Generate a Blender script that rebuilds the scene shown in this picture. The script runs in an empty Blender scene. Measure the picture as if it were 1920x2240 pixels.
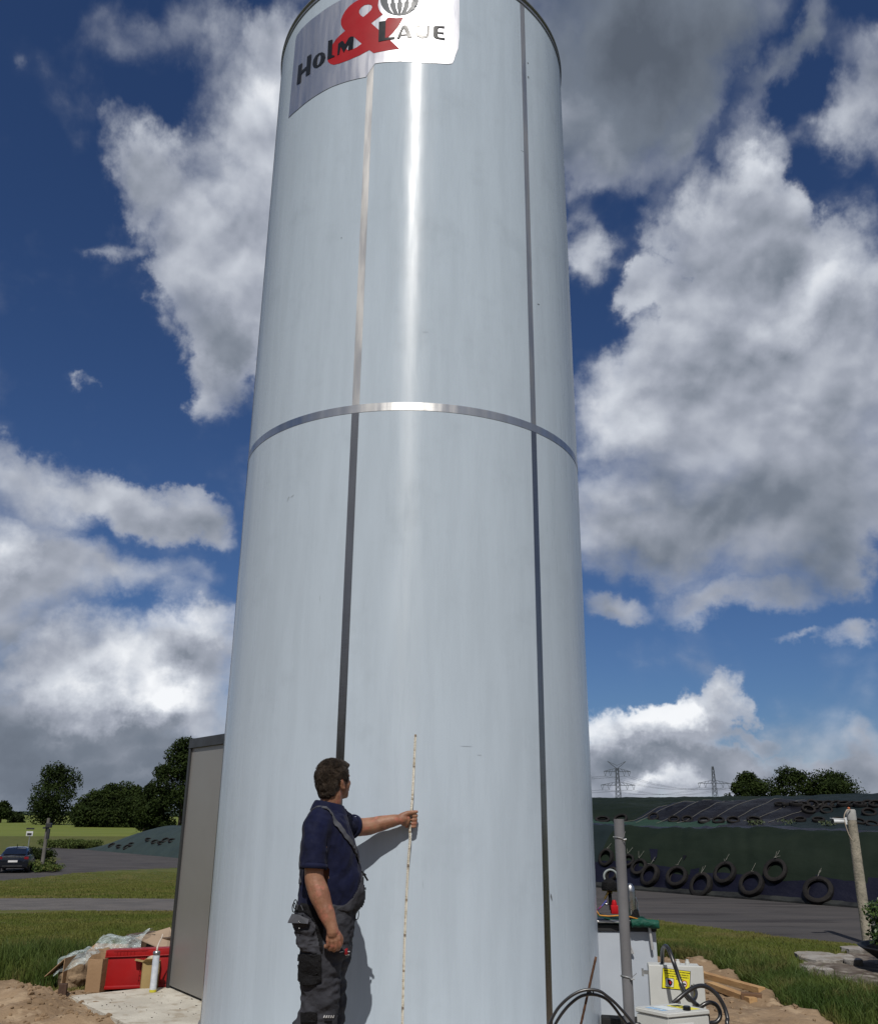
import bpy, bmesh, math, random
import numpy as np
from math import sin, cos, pi, radians, hypot, atan2
from mathutils import Vector, Matrix, noise
from mathutils.bvhtree import BVHTree
from mathutils.geometry import tessellate_polygon

random.seed(7)
rng = np.random.default_rng(11)
scn = bpy.context.scene
col = scn.collection

# ------------------------------------------------------------------ camera
EYE = Vector((0, 0, 1.5))
FPX, PITCH, ROLL = 1940.0, radians(18.92), radians(0.59)
_F = Vector((0, cos(PITCH), sin(PITCH)))
_R0, _U0 = Vector((1, 0, 0)), Vector((0, -sin(PITCH), cos(PITCH)))
_R = cos(ROLL)*_R0 + sin(ROLL)*_U0
_U = -sin(ROLL)*_R0 + cos(ROLL)*_U0
cam_data = bpy.data.cameras.new('camera')
cam = bpy.data.objects.new('camera', cam_data)
col.objects.link(cam)
cam.matrix_world = Matrix(((_R.x, _U.x, -_F.x, 0), (_R.y, _U.y, -_F.y, 0), (_R.z, _U.z, -_F.z, EYE.z), (0, 0, 0, 1)))
cam_data.sensor_fit = 'HORIZONTAL'
cam_data.sensor_width = 36
cam_data.lens = 36*FPX/1920
cam_data.clip_start = 0.05
cam_data.clip_end = 20000
scn.camera = cam

# ------------------------------------------------------------------ measured directions
def ray(px, py):
    return FPX*_F + (px-960)*_R - (py-1120)*_U
def at(px, py, Y):
    d = ray(float(px), float(py)); Y = float(Y)
    return EYE + d*(Y/d.y)
def tz(x, y):
    """terrain height: flat yard, falling away to the left"""
    D = hypot(x, y)
    az = math.degrees(atan2(x, y))
    m = min(1, max(0, (-az-3)/7.0)) if y > 0 else 0
    t = min(1, max(0, (D-12)/48.0))
    return -2.0*m*t*t*(3-2*t)
def hit(px, py, zoff=0.0):
    d = ray(float(px), float(py)).normalized()
    t = 1.0; step = 1.02
    while t < 3000:
        p = EYE + d*t
        if p.z <= tz(p.x, p.y)+zoff:
            lo, hi = t/step, t
            for _ in range(30):
                mid = (lo+hi)/2; p = EYE+d*mid
                if p.z <= tz(p.x, p.y)+zoff: hi = mid
                else: lo = mid
            return EYE+d*hi
        t *= step
    return EYE+d*3000

# ------------------------------------------------------------------ node helpers
class NT:
    def __init__(s, tree): s.t = tree; s.n = tree.nodes; s.l = tree.links
    def new(s, typ, **kw):
        nd = s.n.new(typ)
        for k, v in kw.items(): setattr(nd, k, v)
        return nd
    def link(s, a, b): s.l.new(a, b)
    def put(s, sock, v):
        if hasattr(v, 'is_output') or isinstance(v, bpy.types.NodeSocket): s.l.new(v, sock)
        else: sock.default_value = v
    def math(s, op, a, b=0.0, c=None, clamp=False):
        nd = s.new('ShaderNodeMath', operation=op, use_clamp=clamp)
        s.put(nd.inputs[0], a); s.put(nd.inputs[1], b)
        if c is not None: s.put(nd.inputs[2], c)
        return nd.outputs[0]
    def vmath(s, op, a, b=(0, 0, 0)):
        nd = s.new('ShaderNodeVectorMath', operation=op)
        s.put(nd.inputs[0], a); s.put(nd.inputs[1], b)
        return nd.outputs[0]
    def noise(s, vec, scale, detail=4, rough=.55, dist=0.0, color=False, dims='3D'):
        nd = s.new('ShaderNodeTexNoise', noise_dimensions=dims)
        s.put(nd.inputs['Vector'], vec)
        nd.inputs['Scale'].default_value = scale; nd.inputs['Detail'].default_value = detail
        nd.inputs['Roughness'].default_value = rough; nd.inputs['Distortion'].default_value = dist
        return nd.outputs['Color'] if color else nd.outputs['Fac']
    def puff(s, vec, scale, detail=2, rough=.5):
        nd = s.new('ShaderNodeTexVoronoi', voronoi_dimensions='2D', feature='SMOOTH_F1', normalize=True)
        s.put(nd.inputs['Vector'], vec); nd.inputs['Scale'].default_value = scale
        nd.inputs['Detail'].default_value = detail; nd.inputs['Roughness'].default_value = rough; nd.inputs['Smoothness'].default_value = .35
        return nd.outputs['Distance']
    def maprange(s, v, a, b, c=0.0, d=1.0, smooth=True):
        nd = s.new('ShaderNodeMapRange', interpolation_type='SMOOTHSTEP' if smooth else 'LINEAR')
        s.put(nd.inputs['Value'], v)
        nd.inputs['From Min'].default_value = a; nd.inputs['From Max'].default_value = b
        nd.inputs['To Min'].default_value = c; nd.inputs['To Max'].default_value = d
        return nd.outputs[0]
    def mix(s, f, a, b):
        nd = s.new('ShaderNodeMix', data_type='RGBA')
        s.put(nd.inputs[0], f)
        s.put(nd.inputs[6], a if not isinstance(a, tuple) else (*a[:3], 1))
        s.put(nd.inputs[7], b if not isinstance(b, tuple) else (*b[:3], 1))
        return nd.outputs[2]
    def ramp(s, v, stops):
        nd = s.new('ShaderNodeValToRGB')
        s.put(nd.inputs[0], v)
        e = nd.color_ramp.elements
        e[0].position, e[0].color = stops[0][0], (*stops[0][1], 1)
        e[1].position, e[1].color = stops[-1][0], (*stops[-1][1], 1)
        for p, c in stops[1:-1]:
            x = e.new(p); x.color = (*c, 1)
        return nd.outputs[0]

# ------------------------------------------------------------------ sky with clouds
SUN_EL, SUN_AZ = radians(50), radians(-2.5)     # sun is behind the photographer, a touch left
world = bpy.data.worlds.new('World'); scn.world = world; world.use_nodes = True
W = NT(world.node_tree); W.n.clear()
wout = W.new('ShaderNodeOutputWorld'); bg = W.new('ShaderNodeBackground')
W.link(bg.outputs[0], wout.inputs[0])
sky = W.new('ShaderNodeTexSky', sky_type='NISHITA')
sky.sun_disc = False; sky.sun_elevation = SUN_EL; sky.sun_rotation = radians(180)+SUN_AZ
sky.altitude = 30; sky.air_density = 1.0; sky.dust_density = 0.25; sky.ozone_density = 3.0
SKY_STRENGTH = 0.06
tc = W.new('ShaderNodeTexCoord'); sep = W.new('ShaderNodeSeparateXYZ')
W.link(tc.outputs['Generated'], sep.inputs[0])
az = W.math('ARCTAN2', sep.outputs[0], sep.outputs[1])
el = W.math('ARCSINE', sep.outputs[2])
comb = W.new('ShaderNodeCombineXYZ'); W.link(az, comb.inputs[0]); W.link(el, comb.inputs[1])
P0 = comb.outputs[0]
# billow warp of the lookup position
wn = W.noise(P0, 7.0, 6, .62, color=True)
wv = W.vmath('MULTIPLY', W.vmath('SUBTRACT', wn, (.5, .5, .5)), (.17, .15, 0))
P1 = W.vmath('ADD', P0, wv)
def blob_sum(items, src):
    """items in picture px of a 1776-wide view: (x, y, rx, ry, angle, weight); they stand at infinity"""
    acc = None
    for (x, y, rx, ry, ang, w) in items:
        d = ray(x*1.0811, y*1.0811).normalized()
        a, e = atan2(d.x, d.y), math.asin(d.z)
        mp = W.new('ShaderNodeMapping', vector_type='TEXTURE')
        W.put(mp.inputs[0], src)
        k = 1.0811/2150
        mp.inputs['Location'].default_value = (a, e, 0)
        mp.inputs['Rotation'].default_value = (0, 0, radians(ang))
        mp.inputs['Scale'].default_value = (rx*k*1.32/cos(e), ry*k*1.32, 1)
        g = W.new('ShaderNodeTexGradient', gradient_type='SPHERICAL'); W.link(mp.outputs[0], g.inputs[0])
        acc = W.math('MULTIPLY_ADD', g.outputs['Fac'], w, acc if acc is not None else 0.0)
    return acc
CL = [  # cloud bodies
 (520,230,115,155,0,1.1),(285,330,62,75,20,1.0),(400,450,150,120,-20,1.1),(440,590,130,130,0,1.0),(490,680,90,50,0,.55),
 (440,770,75,60,20,.62),(250,90,90,70,-20,.26),(400,70,130,70,20,.27),(565,70,60,70,0,.65),(200,490,60,30,0,.42),(150,810,50,35,0,.45),(540,520,70,260,0,.8),
 (110,965,260,60,-6,1.0),(330,1030,150,60,-18,1.0),(370,1065,90,30,-10,.6),(40,1090,140,100,0,1.0),(230,1160,210,62,0,.95),
 (10,1240,190,100,0,1.0),(225,1375,160,100,0,1.25),(420,1310,100,70,0,1.0),(440,1240,60,35,0,.5),(60,1460,240,120,0,.95),(360,1440,170,100,0,1.0),
 (250,1570,420,60,0,.9),(1230,100,230,220,0,1.1),(1360,70,170,130,20,.85),(1190,320,120,100,0,.55),(1190,470,90,90,0,.42),
 (1570,140,190,38,40,.56),(1400,260,110,50,35,.5),(1690,240,80,50,20,.38),(1660,60,60,60,0,.45),(1770,170,70,120,0,.8),(1550,320,62,60,0,.95),(1545,420,90,90,0,1.0),(1420,420,100,75,10,.95),
 (1620,520,80,120,0,.9),(1480,520,150,110,0,1.0),(1300,580,60,45,20,.7),(1490,690,200,140,0,1.05),(1730,620,140,160,0,1.1),
 (1330,830,180,140,0,1.1),(1620,870,270,180,0,1.1),(1290,1050,170,110,0,1.1),(1600,1080,280,130,0,1.05),(1220,1235,90,40,0,.9),
 (1480,1220,150,35,0,.7),(1730,1295,60,32,0,.8),(1600,1310,50,14,0,.5),(1310,1480,105,48,14,1.2),(1400,1440,55,55,0,1.0),(1466,1400,36,45,0,1.0),
 (1330,1540,180,45,0,.9),(1560,1550,320,35,0,.8),(1500,1480,50,20,0,.5),(1720,1520,80,20,0,.45),(1340,1600,200,45,0,.9),(1620,1600,220,35,0,.6),(1750,1480,40,30,0,.45),
]
BR = [(1530,330,50,40,0,.12),(1440,400,60,40,0,.12),(285,320,50,50,0,.06),(380,440,90,50,0,.10),(1620,620,120,50,20,.12),(1400,560,120,50,20,.10),(1240,640,60,60,0,.15),(1290,720,90,80,0,.15),(120,970,200,50,0,.14),(510,200,100,170,0,.28),(430,560,140,120,0,.18),(200,1345,140,85,0,.62),(330,1400,100,60,0,.42),(410,1270,120,40,0,.35),(330,1410,70,50,0,.3),(10,1100,60,60,0,.35),(430,1480,60,30,0,.25),
 (1560,300,60,60,0,.2),(1720,560,120,100,0,.35),(1230,850,120,120,0,.22),(1530,640,160,90,0,.15),(1290,1455,110,45,12,.75),(1390,1430,60,45,0,.5),(1460,1385,40,40,0,.4),(1340,1590,80,20,0,.5)]
DK = [(450,640,170,100,0,.16),(330,500,60,160,0,.06),(1640,1180,200,80,0,.14),(1280,90,300,240,0,.42),(1400,120,160,160,0,.12),(60,1180,230,90,0,.12),(70,1500,220,100,0,.36),(400,1500,200,60,0,.22),(330,1600,400,60,0,.28),(1600,1040,330,180,0,.2),(1300,1130,160,80,0,.12),(330,1680,200,60,0,.2),
 (1560,1560,320,50,0,.14),(1330,1535,120,22,0,.16),(480,700,120,90,0,.15),(420,1545,100,40,0,.2)]
S = blob_sum(CL, P1)
# bank of low cloud along the horizon, and unseen cumulus added behind the photographer for light and reflections
hz = W.maprange(el, .0, .17, .42, 0.0)
back = W.maprange(W.math('ABSOLUTE', az), .62, .95, 0.0, .72)
big = W.noise(P0, 1.7, 3, .5)
back = W.math('MULTIPLY', back, W.maprange(big, .34, .56))
back = W.math('MULTIPLY', back, W.maprange(W.math('ABSOLUTE', az), 1.9, 2.5, .55, 1.0))
S = W.math('ADD', W.math('ADD', S, hz), back)
mpn = W.new('ShaderNodeMapping', vector_type='POINT'); W.put(mpn.inputs[0], P0); mpn.inputs['Scale'].default_value = (1, 1.15, 1)
Pn = mpn.outputs[0]
n1 = W.noise(Pn, 8.0, 8, .56, .15)
s1 = W.noise(Pn, 6.5, 3.5, .5, .2)
s2 = W.noise(W.vmath('ADD', Pn, (-.008, .050, 0)), 6.5, 3.5, .5, .2)
m2 = W.noise(W.vmath('ADD', Pn, (-.003, .014, 0)), 8.0, 8, .56, .15)
Pw = W.vmath('ADD', Pn, W.vmath('MULTIPLY', W.vmath('SUBTRACT', wn, (.5, .5, .5)), (.07, .07, 0)))
v1 = W.puff(Pw, 13.0); v2 = W.puff(W.vmath('ADD', Pw, (-.004, .016, 0)), 13.0)
dens = W.math('ADD', S, W.math('MULTIPLY', W.math('SUBTRACT', n1, .5), 1.15))
dens = W.math('ADD', dens, W.math('MULTIPLY', W.math('SUBTRACT', .38, v1), .55))
soft = W.maprange(W.noise(P0, 3.1, 2, .5), .34, .54)
alpha = W.math('ADD', W.math('MULTIPLY', W.maprange(dens, .18, .50), W.math('SUBTRACT', 1.0, soft)), W.math('MULTIPLY', W.maprange(dens, .06, 1.0), soft))
dk = blob_sum(DK, P1)
rel = W.math('MULTIPLY', W.math('SUBTRACT', s1, s2), 1.0)
rel = W.math('ADD', rel, W.math('MULTIPLY', W.math('SUBTRACT', n1, m2), .55))
rel = W.math('ADD', rel, W.math('MULTIPLY', W.math('SUBTRACT', v2, v1), .40))
rel = W.math('MULTIPLY', rel, W.maprange(dk, .0, .34, 1.0, .30))
val = W.math('ADD', .50, rel)
val = W.math('ADD', val, W.maprange(dens, .25, .95, .12, -.02))
val = W.math('ADD', val, blob_sum(BR, P1))
val = W.math('SUBTRACT', val, dk)
val = W.math('SUBTRACT', val, W.maprange(dens, .9, 2.0, 0, .10))
ccol = W.ramp(val, [(0.0, (.10, .12, .155)), (.25, (.17, .20, .25)), (.5, (.36, .39, .46)), (.75, (.60, .635, .70)), (1.0, (.92, .94, .97))])
ccol = W.vmath('MULTIPLY', ccol, (1/SKY_STRENGTH,)*3)
alpha = W.math('MULTIPLY', alpha, W.maprange(sep.outputs[2], -.02, .0))
skyc = W.vmath('MULTIPLY', sky.outputs[0], (.46, .62, .90))
W.link(W.mix(alpha, skyc, ccol), bg.inputs[0])
bg.inputs[1].default_value = SKY_STRENGTH
world.cycles.sampling_method = 'MANUAL'; world.cycles.sample_map_resolution = 512

sd = bpy.data.lights.new('sun', 'SUN'); sun = bpy.data.objects.new('sun', sd); col.objects.link(sun)
sd.energy = 4.0; sd.angle = radians(.5); sd.color = (1, .955, .89)
sdir = Vector((sin(SUN_AZ)*cos(SUN_EL), -cos(SUN_AZ)*cos(SUN_EL), sin(SUN_EL)))
sun.rotation_euler = sdir.to_track_quat('Z', 'Y').to_euler(); sun.location = (0, -20, 30)
scn.view_settings.view_transform = 'Standard'; scn.view_settings.look = 'None'
scn.view_settings.exposure = 0.0; scn.view_settings.gamma = 1.0
scn.render.engine = 'CYCLES'
scn.cycles.max_bounces = 5; scn.cycles.diffuse_bounces = 2; scn.cycles.glossy_bounces = 3

# ------------------------------------------------------------------ materials
_m = {}
def M(name, c1=(.5, .5, .5), c2=None, scale=4.0, rough=.6, metal=0.0, bump=0.0, bscale=40.0, spec=.22, detail=5,
      stretch=(1, 1, 1), coat=0.0, alpha=1.0, trans=0.0, sheen=0.0, lo=.35, hi=.65, c3=None, s3=20.0):
    if name in _m: return _m[name]
    m = bpy.data.materials.new(name); m.use_nodes = True
    t = NT(m.node_tree); b = t.n['Principled BSDF']
    tcn = t.new('ShaderNodeTexCoord'); mp = t.new('ShaderNodeMapping'); t.link(tcn.outputs['Object'], mp.inputs[0])
    mp.inputs['Scale'].default_value = stretch
    v = mp.outputs[0]
    if c2 is None: c2 = tuple(x*.82 for x in c1)
    c = t.mix(t.maprange(t.noise(v, scale, detail), lo, hi), c1, c2)
    if c3 is not None: c = t.mix(t.maprange(t.noise(v, s3, 4), .5, .68), c, c3)
    t.link(c, b.inputs['Base Color'])
    b.inputs['Metallic'].default_value = metal
    t.put(b.inputs['Roughness'], t.maprange(t.noise(v, scale*2.3, 3), .3, .7, max(.02, rough*.85), min(1, rough*1.15)))
    b.inputs['Specular IOR Level'].default_value = spec
    b.inputs['Coat Weight'].default_value = coat
    b.inputs['Sheen Weight'].default_value = sheen
    b.inputs['Transmission Weight'].default_value = trans
    b.inputs['Alpha'].default_value = alpha
    if bump:
        bn = t.new('ShaderNodeBump'); bn.inputs['Strength'].default_value = min(1, bump); bn.inputs['Distance'].default_value = .02*max(1, bump)
        t.link(t.noise(v, bscale, 6, .6), bn.inputs['Height']); t.link(bn.outputs[0], b.inputs['Normal'])
    _m[name] = m
    return m

# ------------------------------------------------------------------ object helpers
def tag(o, label=None, cat=None, group=None, kind=None):
    if label: o['label'] = label
    if cat: o['category'] = cat
    if group: o['group'] = group
    if kind: o['kind'] = kind
    return o
def root_loc(o):
    L = Vector((0, 0, 0))
    while o is not None:
        L += o.location; o = o.parent
    return L
def thing(name, loc, label, cat, group=None):
    o = bpy.data.objects.new(name, None); col.objects.link(o); o.location = loc
    o.empty_display_size = .1
    return tag(o, label, cat, group)
def link_mesh(name, me, mat, parent=None, loc=None):
    """vertices are given in world space; the object gets its origin at loc (or its parent's)"""
    o = bpy.data.objects.new(name, me); col.objects.link(o)
    L = root_loc(parent) if parent is not None else Vector(loc if loc is not None else (0, 0, 0))
    if L.length > 0: me.transform(Matrix.Translation(-L))
    if parent is not None: o.parent = parent
    else: o.location = L
    if mat is not None:
        for mm in (mat if isinstance(mat, (list, tuple)) else [mat]): me.materials.append(mm)
    return o
class MB:
    def __init__(s): s.bm = bmesh.new()
    def box(s, c, size, rz=0.0, mat=None, bevel=0.0, rot=None):
        r = bmesh.ops.create_cube(s.bm, size=1.0)
        vs = r['verts']
        R3 = rot if rot is not None else Matrix.Rotation(rz, 4, 'Z')
        mtx = Matrix.Translation(Vector(c)) @ R3.to_4x4() @ Matrix.Diagonal((*size, 1))
        bmesh.ops.transform(s.bm, matrix=mtx, verts=vs)
        if bevel:
            es = list({e for v in vs for e in v.link_edges})
            bmesh.ops.bevel(s.bm, geom=es, offset=bevel, segments=2, affect='EDGES', profile=.6)
        return s
    def bar(s, a, b, w, h=None, up=(0, 0, 1), bevel=0.0):
        a, b = Vector(a), Vector(b); d = b-a; L = d.length; d.normalize()
        u = Vector(up)
        if abs(d.dot(u)) > .98: u = Vector((1, 0, 0))
        x = d.cross(u).normalized(); z = x.cross(d)
        R3 = Matrix((x, d, z)).transposed()
        return s.box((a+b)/2, (w, L, h or w), rot=R3, bevel=bevel)
    def tube(s, pts, r, seg=8, caps=True, flat=None):
        pts = [Vector(p) for p in pts]; n = len(pts)
        rs = r if isinstance(r, (list, tuple)) else [r]*n
        rings = []; prev = None
        for i in range(n):
            d = (pts[min(n-1, i+1)]-pts[max(0, i-1)]).normalized()
            if prev is None:
                u = Vector((0, 0, 1)) if abs(d.z) < .9 else Vector((1, 0, 0))
            else: u = prev
            x = d.cross(u).normalized(); y = x.cross(d).normalized(); prev = y
            ring = []
            for k in range(seg):
                a = 2*pi*k/seg
                fy = flat if flat else 1
                ring.append(s.bm.verts.new(pts[i]+x*(rs[i]*cos(a))+y*(rs[i]*fy*sin(a))))
            rings.append(ring)
        for i in range(n-1):
            for k in range(seg):
                s.bm.faces.new((rings[i][k], rings[i][(k+1) % seg], rings[i+1][(k+1) % seg], rings[i+1][k]))
        if caps:
            s.bm.faces.new(rings[0][::-1]); s.bm.faces.new(rings[-1])
        return s
    def rings(s, rings, caps=True, closed=True):
        R = [[s.bm.verts.new(p) for p in ring] for ring in rings]
        n = len(R[0])
        for i in range(len(R)-1):
            for k in range(n if closed else n-1):
                s.bm.faces.new((R[i][k], R[i][(k+1) % n], R[i+1][(k+1) % n], R[i+1][k]))
        if caps and closed:
            s.bm.faces.new(R[0][::-1]); s.bm.faces.new(R[-1])
        return s
    def lathe(s, prof, c=(0, 0, 0), seg=24, mtx=None, closed_profile=False):
        c = Vector(c); R = []
        for k in range(seg):
            a = 2*pi*k/seg
            R.append([s.bm.verts.new((mtx @ Vector((r*cos(a), r*sin(a), z)) if mtx else Vector((r*cos(a), r*sin(a), z)))+c) for r, z in prof])
        m = len(prof)
        for k in range(seg):
            for j in range(m if closed_profile else m-1):
                a, b = R[k], R[(k+1) % seg]
                try: s.bm.faces.new((a[j], b[j], b[(j+1) % m], a[(j+1) % m]))
                except ValueError: pass
        return s
    def ell(s, c, r, R3=None, seg=16):
        o = bmesh.ops.create_uvsphere(s.bm, u_segments=seg, v_segments=max(6, seg*2//3), radius=1)
        mtx = Matrix.Translation(Vector(c)) @ (R3.to_4x4() if R3 is not None else Matrix.Identity(4)) @ Matrix.Diagonal((*r, 1))
        bmesh.ops.transform(s.bm, matrix=mtx, verts=o['verts'])
        return s
    def prism(s, pts, d):
        """flat outline pushed along vector d"""
        d = Vector(d)
        a = [s.bm.verts.new(Vector(p)) for p in pts]; b = [s.bm.verts.new(Vector(p)+d) for p in pts]
        n = len(a)
        s.bm.faces.new(a[::-1]); s.bm.faces.new(b)
        for i in range(n): s.bm.faces.new((a[i], a[(i+1) % n], b[(i+1) % n], b[i]))
        return s
    def mesh(s, name, smooth=False, weld=True):
        if weld: bmesh.ops.remove_doubles(s.bm, verts=s.bm.verts, dist=1e-6)
        bmesh.ops.recalc_face_normals(s.bm, faces=s.bm.faces)
        me = bpy.data.meshes.new(name); s.bm.to_mesh(me); s.bm.free()
        if smooth:
            me.polygons.foreach_set('use_smooth', [True]*len(me.polygons))
            if smooth == 'auto':
                try: me.set_sharp_from_angle(angle=radians(38))
                except Exception: pass
        return me
    def build(s, name, mat, parent=None, smooth=False, loc=None):
        return link_mesh(name, s.mesh(name, smooth), mat, parent, loc)
def copy_tree(o, parent=None):
    c = o.copy(); col.objects.link(c); c.parent = parent
    for ch in list(o.children): copy_tree(ch, c)
    return c
def np_mesh(name, verts, faces, k):
    me = bpy.data.meshes.new(name)
    nv, nf = len(verts), len(faces)
    me.vertices.add(nv); me.vertices.foreach_set('co', np.asarray(verts, np.float32).ravel())
    me.loops.add(nf*k); me.loops.foreach_set('vertex_index', np.asarray(faces, np.int32).ravel())
    me.polygons.add(nf); me.polygons.foreach_set('loop_start', np.arange(0, nf*k, k, dtype=np.int32))
    me.polygons.foreach_set('loop_total', np.full(nf, k, np.int32))
    me.update(calc_edges=True)
    return me
def remesh(me, voxel, smooth_it=2):
    o = bpy.data.objects.new('tmp', me); col.objects.link(o)
    md = o.modifiers.new('r', 'REMESH'); md.mode = 'VOXEL'; md.voxel_size = voxel
    if smooth_it:
        sm = o.modifiers.new('s', 'SMOOTH'); sm.factor = .5; sm.iterations = smooth_it
    dg = bpy.context.evaluated_depsgraph_get()
    out = bpy.data.meshes.new_from_object(o.evaluated_get(dg))
    bpy.data.objects.remove(o)
    out.polygons.foreach_set('use_smooth', [True]*len(out.polygons))
    return out
def displace(me, fn):
    n = len(me.vertices)
    co = np.empty(n*3, np.float32); me.vertices.foreach_get('co', co); co = co.reshape(-1, 3)
    nr = np.empty(n*3, np.float32); me.vertex_normals.foreach_get('vector', nr); nr = nr.reshape(-1, 3)
    d = np.array([fn(Vector(p)) for p in co.tolist()], np.float32)
    me.vertices.foreach_set('co', (co+nr*d[:, None]).ravel()); me.update()
def fbm(p, o=4): return noise.fractal(Vector(p), 1.0, 2.0, o)
def inpoly(x, y, poly):
    c = False; n = len(poly); j = n-1
    for i in range(n):
        xi, yi = poly[i][0], poly[i][1]; xj, yj = poly[j][0], poly[j][1]
        if (yi > y) != (yj > y) and x < (xj-xi)*(y-yi)/(yj-yi)+xi: c = not c
        j = i
    return c
# ================================================================== GROUND
GREEN1, GREEN2 = (.040, .058, .011), (.075, .075, .022)
m_grass = M('ground_grass', (.055, .070, .012), (.082, .088, .020), .9, .95, bump=1.0, bscale=26, c3=(.098, .088, .030), s3=1.6)
m_blade = M('grass_blade', (.068, .090, .014), (.108, .110, .026), 1.1, .7, c3=(.145, .122, .045), s3=.7, spec=.2)
m_blade_long = M('long_grass_blade', (.030, .056, .009), (.064, .088, .017), 1.4, .65, spec=.2, c3=(.10, .092, .03), s3=3)
m_soil = M('sandy_soil', (.25, .178, .112), (.185, .127, .077), 2.2, .95, bump=1.0, bscale=22, c3=(.31, .23, .15), s3=7)
m_asph = M('asphalt', (.052, .049, .049), (.070, .064, .062), .6, .9, bump=.5, bscale=60, c3=(.034, .031, .032), s3=.8, stretch=(.5, 2.2, 1))
m_path = M('path_asphalt', (.085, .080, .076), (.115, .105, .098), 1.5, .9, bump=.4, bscale=60)
m_field = M('field_green', (.095, .125, .018), (.130, .150, .030), .05, .95, bump=.5, bscale=2, stretch=(1, 4, 1))
m_conc = M('slab_concrete', (.50, .475, .41), (.40, .375, .32), 3.0, .9, bump=.5, bscale=45, c3=(.33, .29, .23), s3=9)

def hp(pts): return [hit(*p) for p in pts]
soil_poly = hp([(-300, 2130), (-60, 2136), (0, 2144), (32, 2150), (57, 2163), (83, 2179), (127, 2176), (160, 2172), (300, 2160), (363, 2160)]) + \
    [Vector((-2.2, 10.2, 0)), Vector((0, 10.6, 0)), Vector((1.5, 10.4, 0))] + \
    hp([(1440, 2092), (1508, 2106), (1585, 2130), (1658, 2163), (1727, 2203), (1788, 2228), (1870, 2262)]) + \
    [Vector((6, 3, 0)), Vector((6, -4, 0)), Vector((-9, -4, 0)), Vector((-9, 6, 0))]
road_r = hp([(1250, 2000), (1435, 2015), (1605, 2037), (1727, 2053), (1857, 2067), (2100, 2092), (2600, 2150)]) + \
    hp([(2600, 2040), (2100, 2003), (1920, 1986), (1700, 1969), (1500, 1953), (1300, 1937), (1200, 1932)])
road_l = hp([(-300, 1945), (0, 1927), (80, 1921), (159, 1911), (255, 1905), (379, 1900), (480, 1897), (520, 1862),
             (379, 1862), (250, 1856), (178, 1855), (70, 1856), (66, 1862), (120, 1876), (120, 1892), (62, 1894), (0, 1894), (-300, 1900)])
path_l = hp([(-300, 1990), (0, 1992), (368, 1994), (520, 1996), (520, 1968), (370, 1967), (0, 1966), (-300, 1966)])
rub_poly = hp([(1740, 2112), (1790, 2092), (1850, 2088), (1990, 2080), (2000, 2150), (1900, 2165), (1800, 2150), (1750, 2138)])
FIELD_D = (hit(60, 1832)-EYE).xy.length

def classify(x, y):
    n1 = noise.noise(Vector((x*1.7, y*1.7, 0)))*.16+noise.noise(Vector((x*6, y*6, 3)))*.06
    D = hypot(x, y); a = atan2(x, y)
    n = n1*max(.6, D/14)
    X, Y_ = x+n*.8, y+n
    if inpoly(X, Y_, soil_poly): return 0
    if inpoly(x+n1*.3, y+n1*.4, path_l): return 3
    if inpoly(X, Y_, road_l): return 2
    if inpoly(x+n1*.5, y+n1*.6, road_r): return 2
    if inpoly(X, Y_, rub_poly): return 5
    if y > 0 and a < radians(-3) and D > FIELD_D*(1+.02*n1): return 4
    return 1
def ground_z(x, y, cls):
    z = tz(x, y); D = hypot(x, y)
    if D < 16:
        k = min(1, (16-D)/4)
        if cls == 0:
            z += k*(.030*fbm((x*1.1, y*1.1, 0))+.028*fbm((x*4, y*4, 5))+.012*abs(fbm((x*14, y*14, 2))))
            # loose spoil banks beside the dug yard
            for (bx, by, sx, sy, h) in BANKS:
                q = ((x-bx)/sx)**2+((y-by)/sy)**2
                if q < 4: z += h*math.exp(-q*1.6)*(1+.5*fbm((x*5, y*5, 9)))
        elif cls == 1: z += k*.02*fbm((x*.9, y*.9, 1))
        elif cls == 5: z += .015*fbm((x*2.5, y*2.5, 1))
    return z
BANKS = []
for (px, py, sx, sy, h) in [(20, 2195, .55, .30, .10), (70, 2215, .35, .25, .08), (1530, 2118, .35, .22, .07), (1590, 2140, .3, .2, .06), (1680, 2190, .3, .25, .07), (1740, 2222, .3, .22, .06), (170, 2235, .2, .15, .05)]:
    p = hit(px, py); BANKS.append((p.x, p.y, sx, sy, h))
azs = list(np.arange(-180, -34, 6.0))+list(np.arange(-34, 34, .22))+list(np.arange(34, 180, 6.0))
ds = [1.2]
while ds[-1] < 9000:
    d = ds[-1]
    ds.append(d*(1.05 if d < 6.2 else 1.0045 if d < 13 else 1.010 if d < 120 else 1.05))
nA, nD = len(azs), len(ds)
V = np.zeros((nD, nA, 3)); CLS = np.zeros((nD, nA), int)
for i, d in enumerate(ds):
    for j, a in enumerate(azs):
        ra = radians(a); x, y = d*sin(ra), d*cos(ra)
        c = classify(x, y) if d < 400 else (4 if (y > 0 and -45 < a < -3) else 1)
        CLS[i, j] = c
        V[i, j] = (x, y, ground_z(x, y, c) if d < 400 else tz(x, y))
V[:, :, 2] -= np.where(np.array(ds) > 2500, (np.array(ds)-2500)*.002, 0)[:, None]
idx = np.arange(nD*nA).reshape(nD, nA)
quads = np.stack([idx[:-1, :], np.roll(idx, -1, 1)[:-1, :], np.roll(idx, -1, 1)[1:, :], idx[1:, :]], -1).reshape(-1, 4)
qc = CLS[:-1, :].reshape(-1)
Vf = V.reshape(-1, 3)
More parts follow.
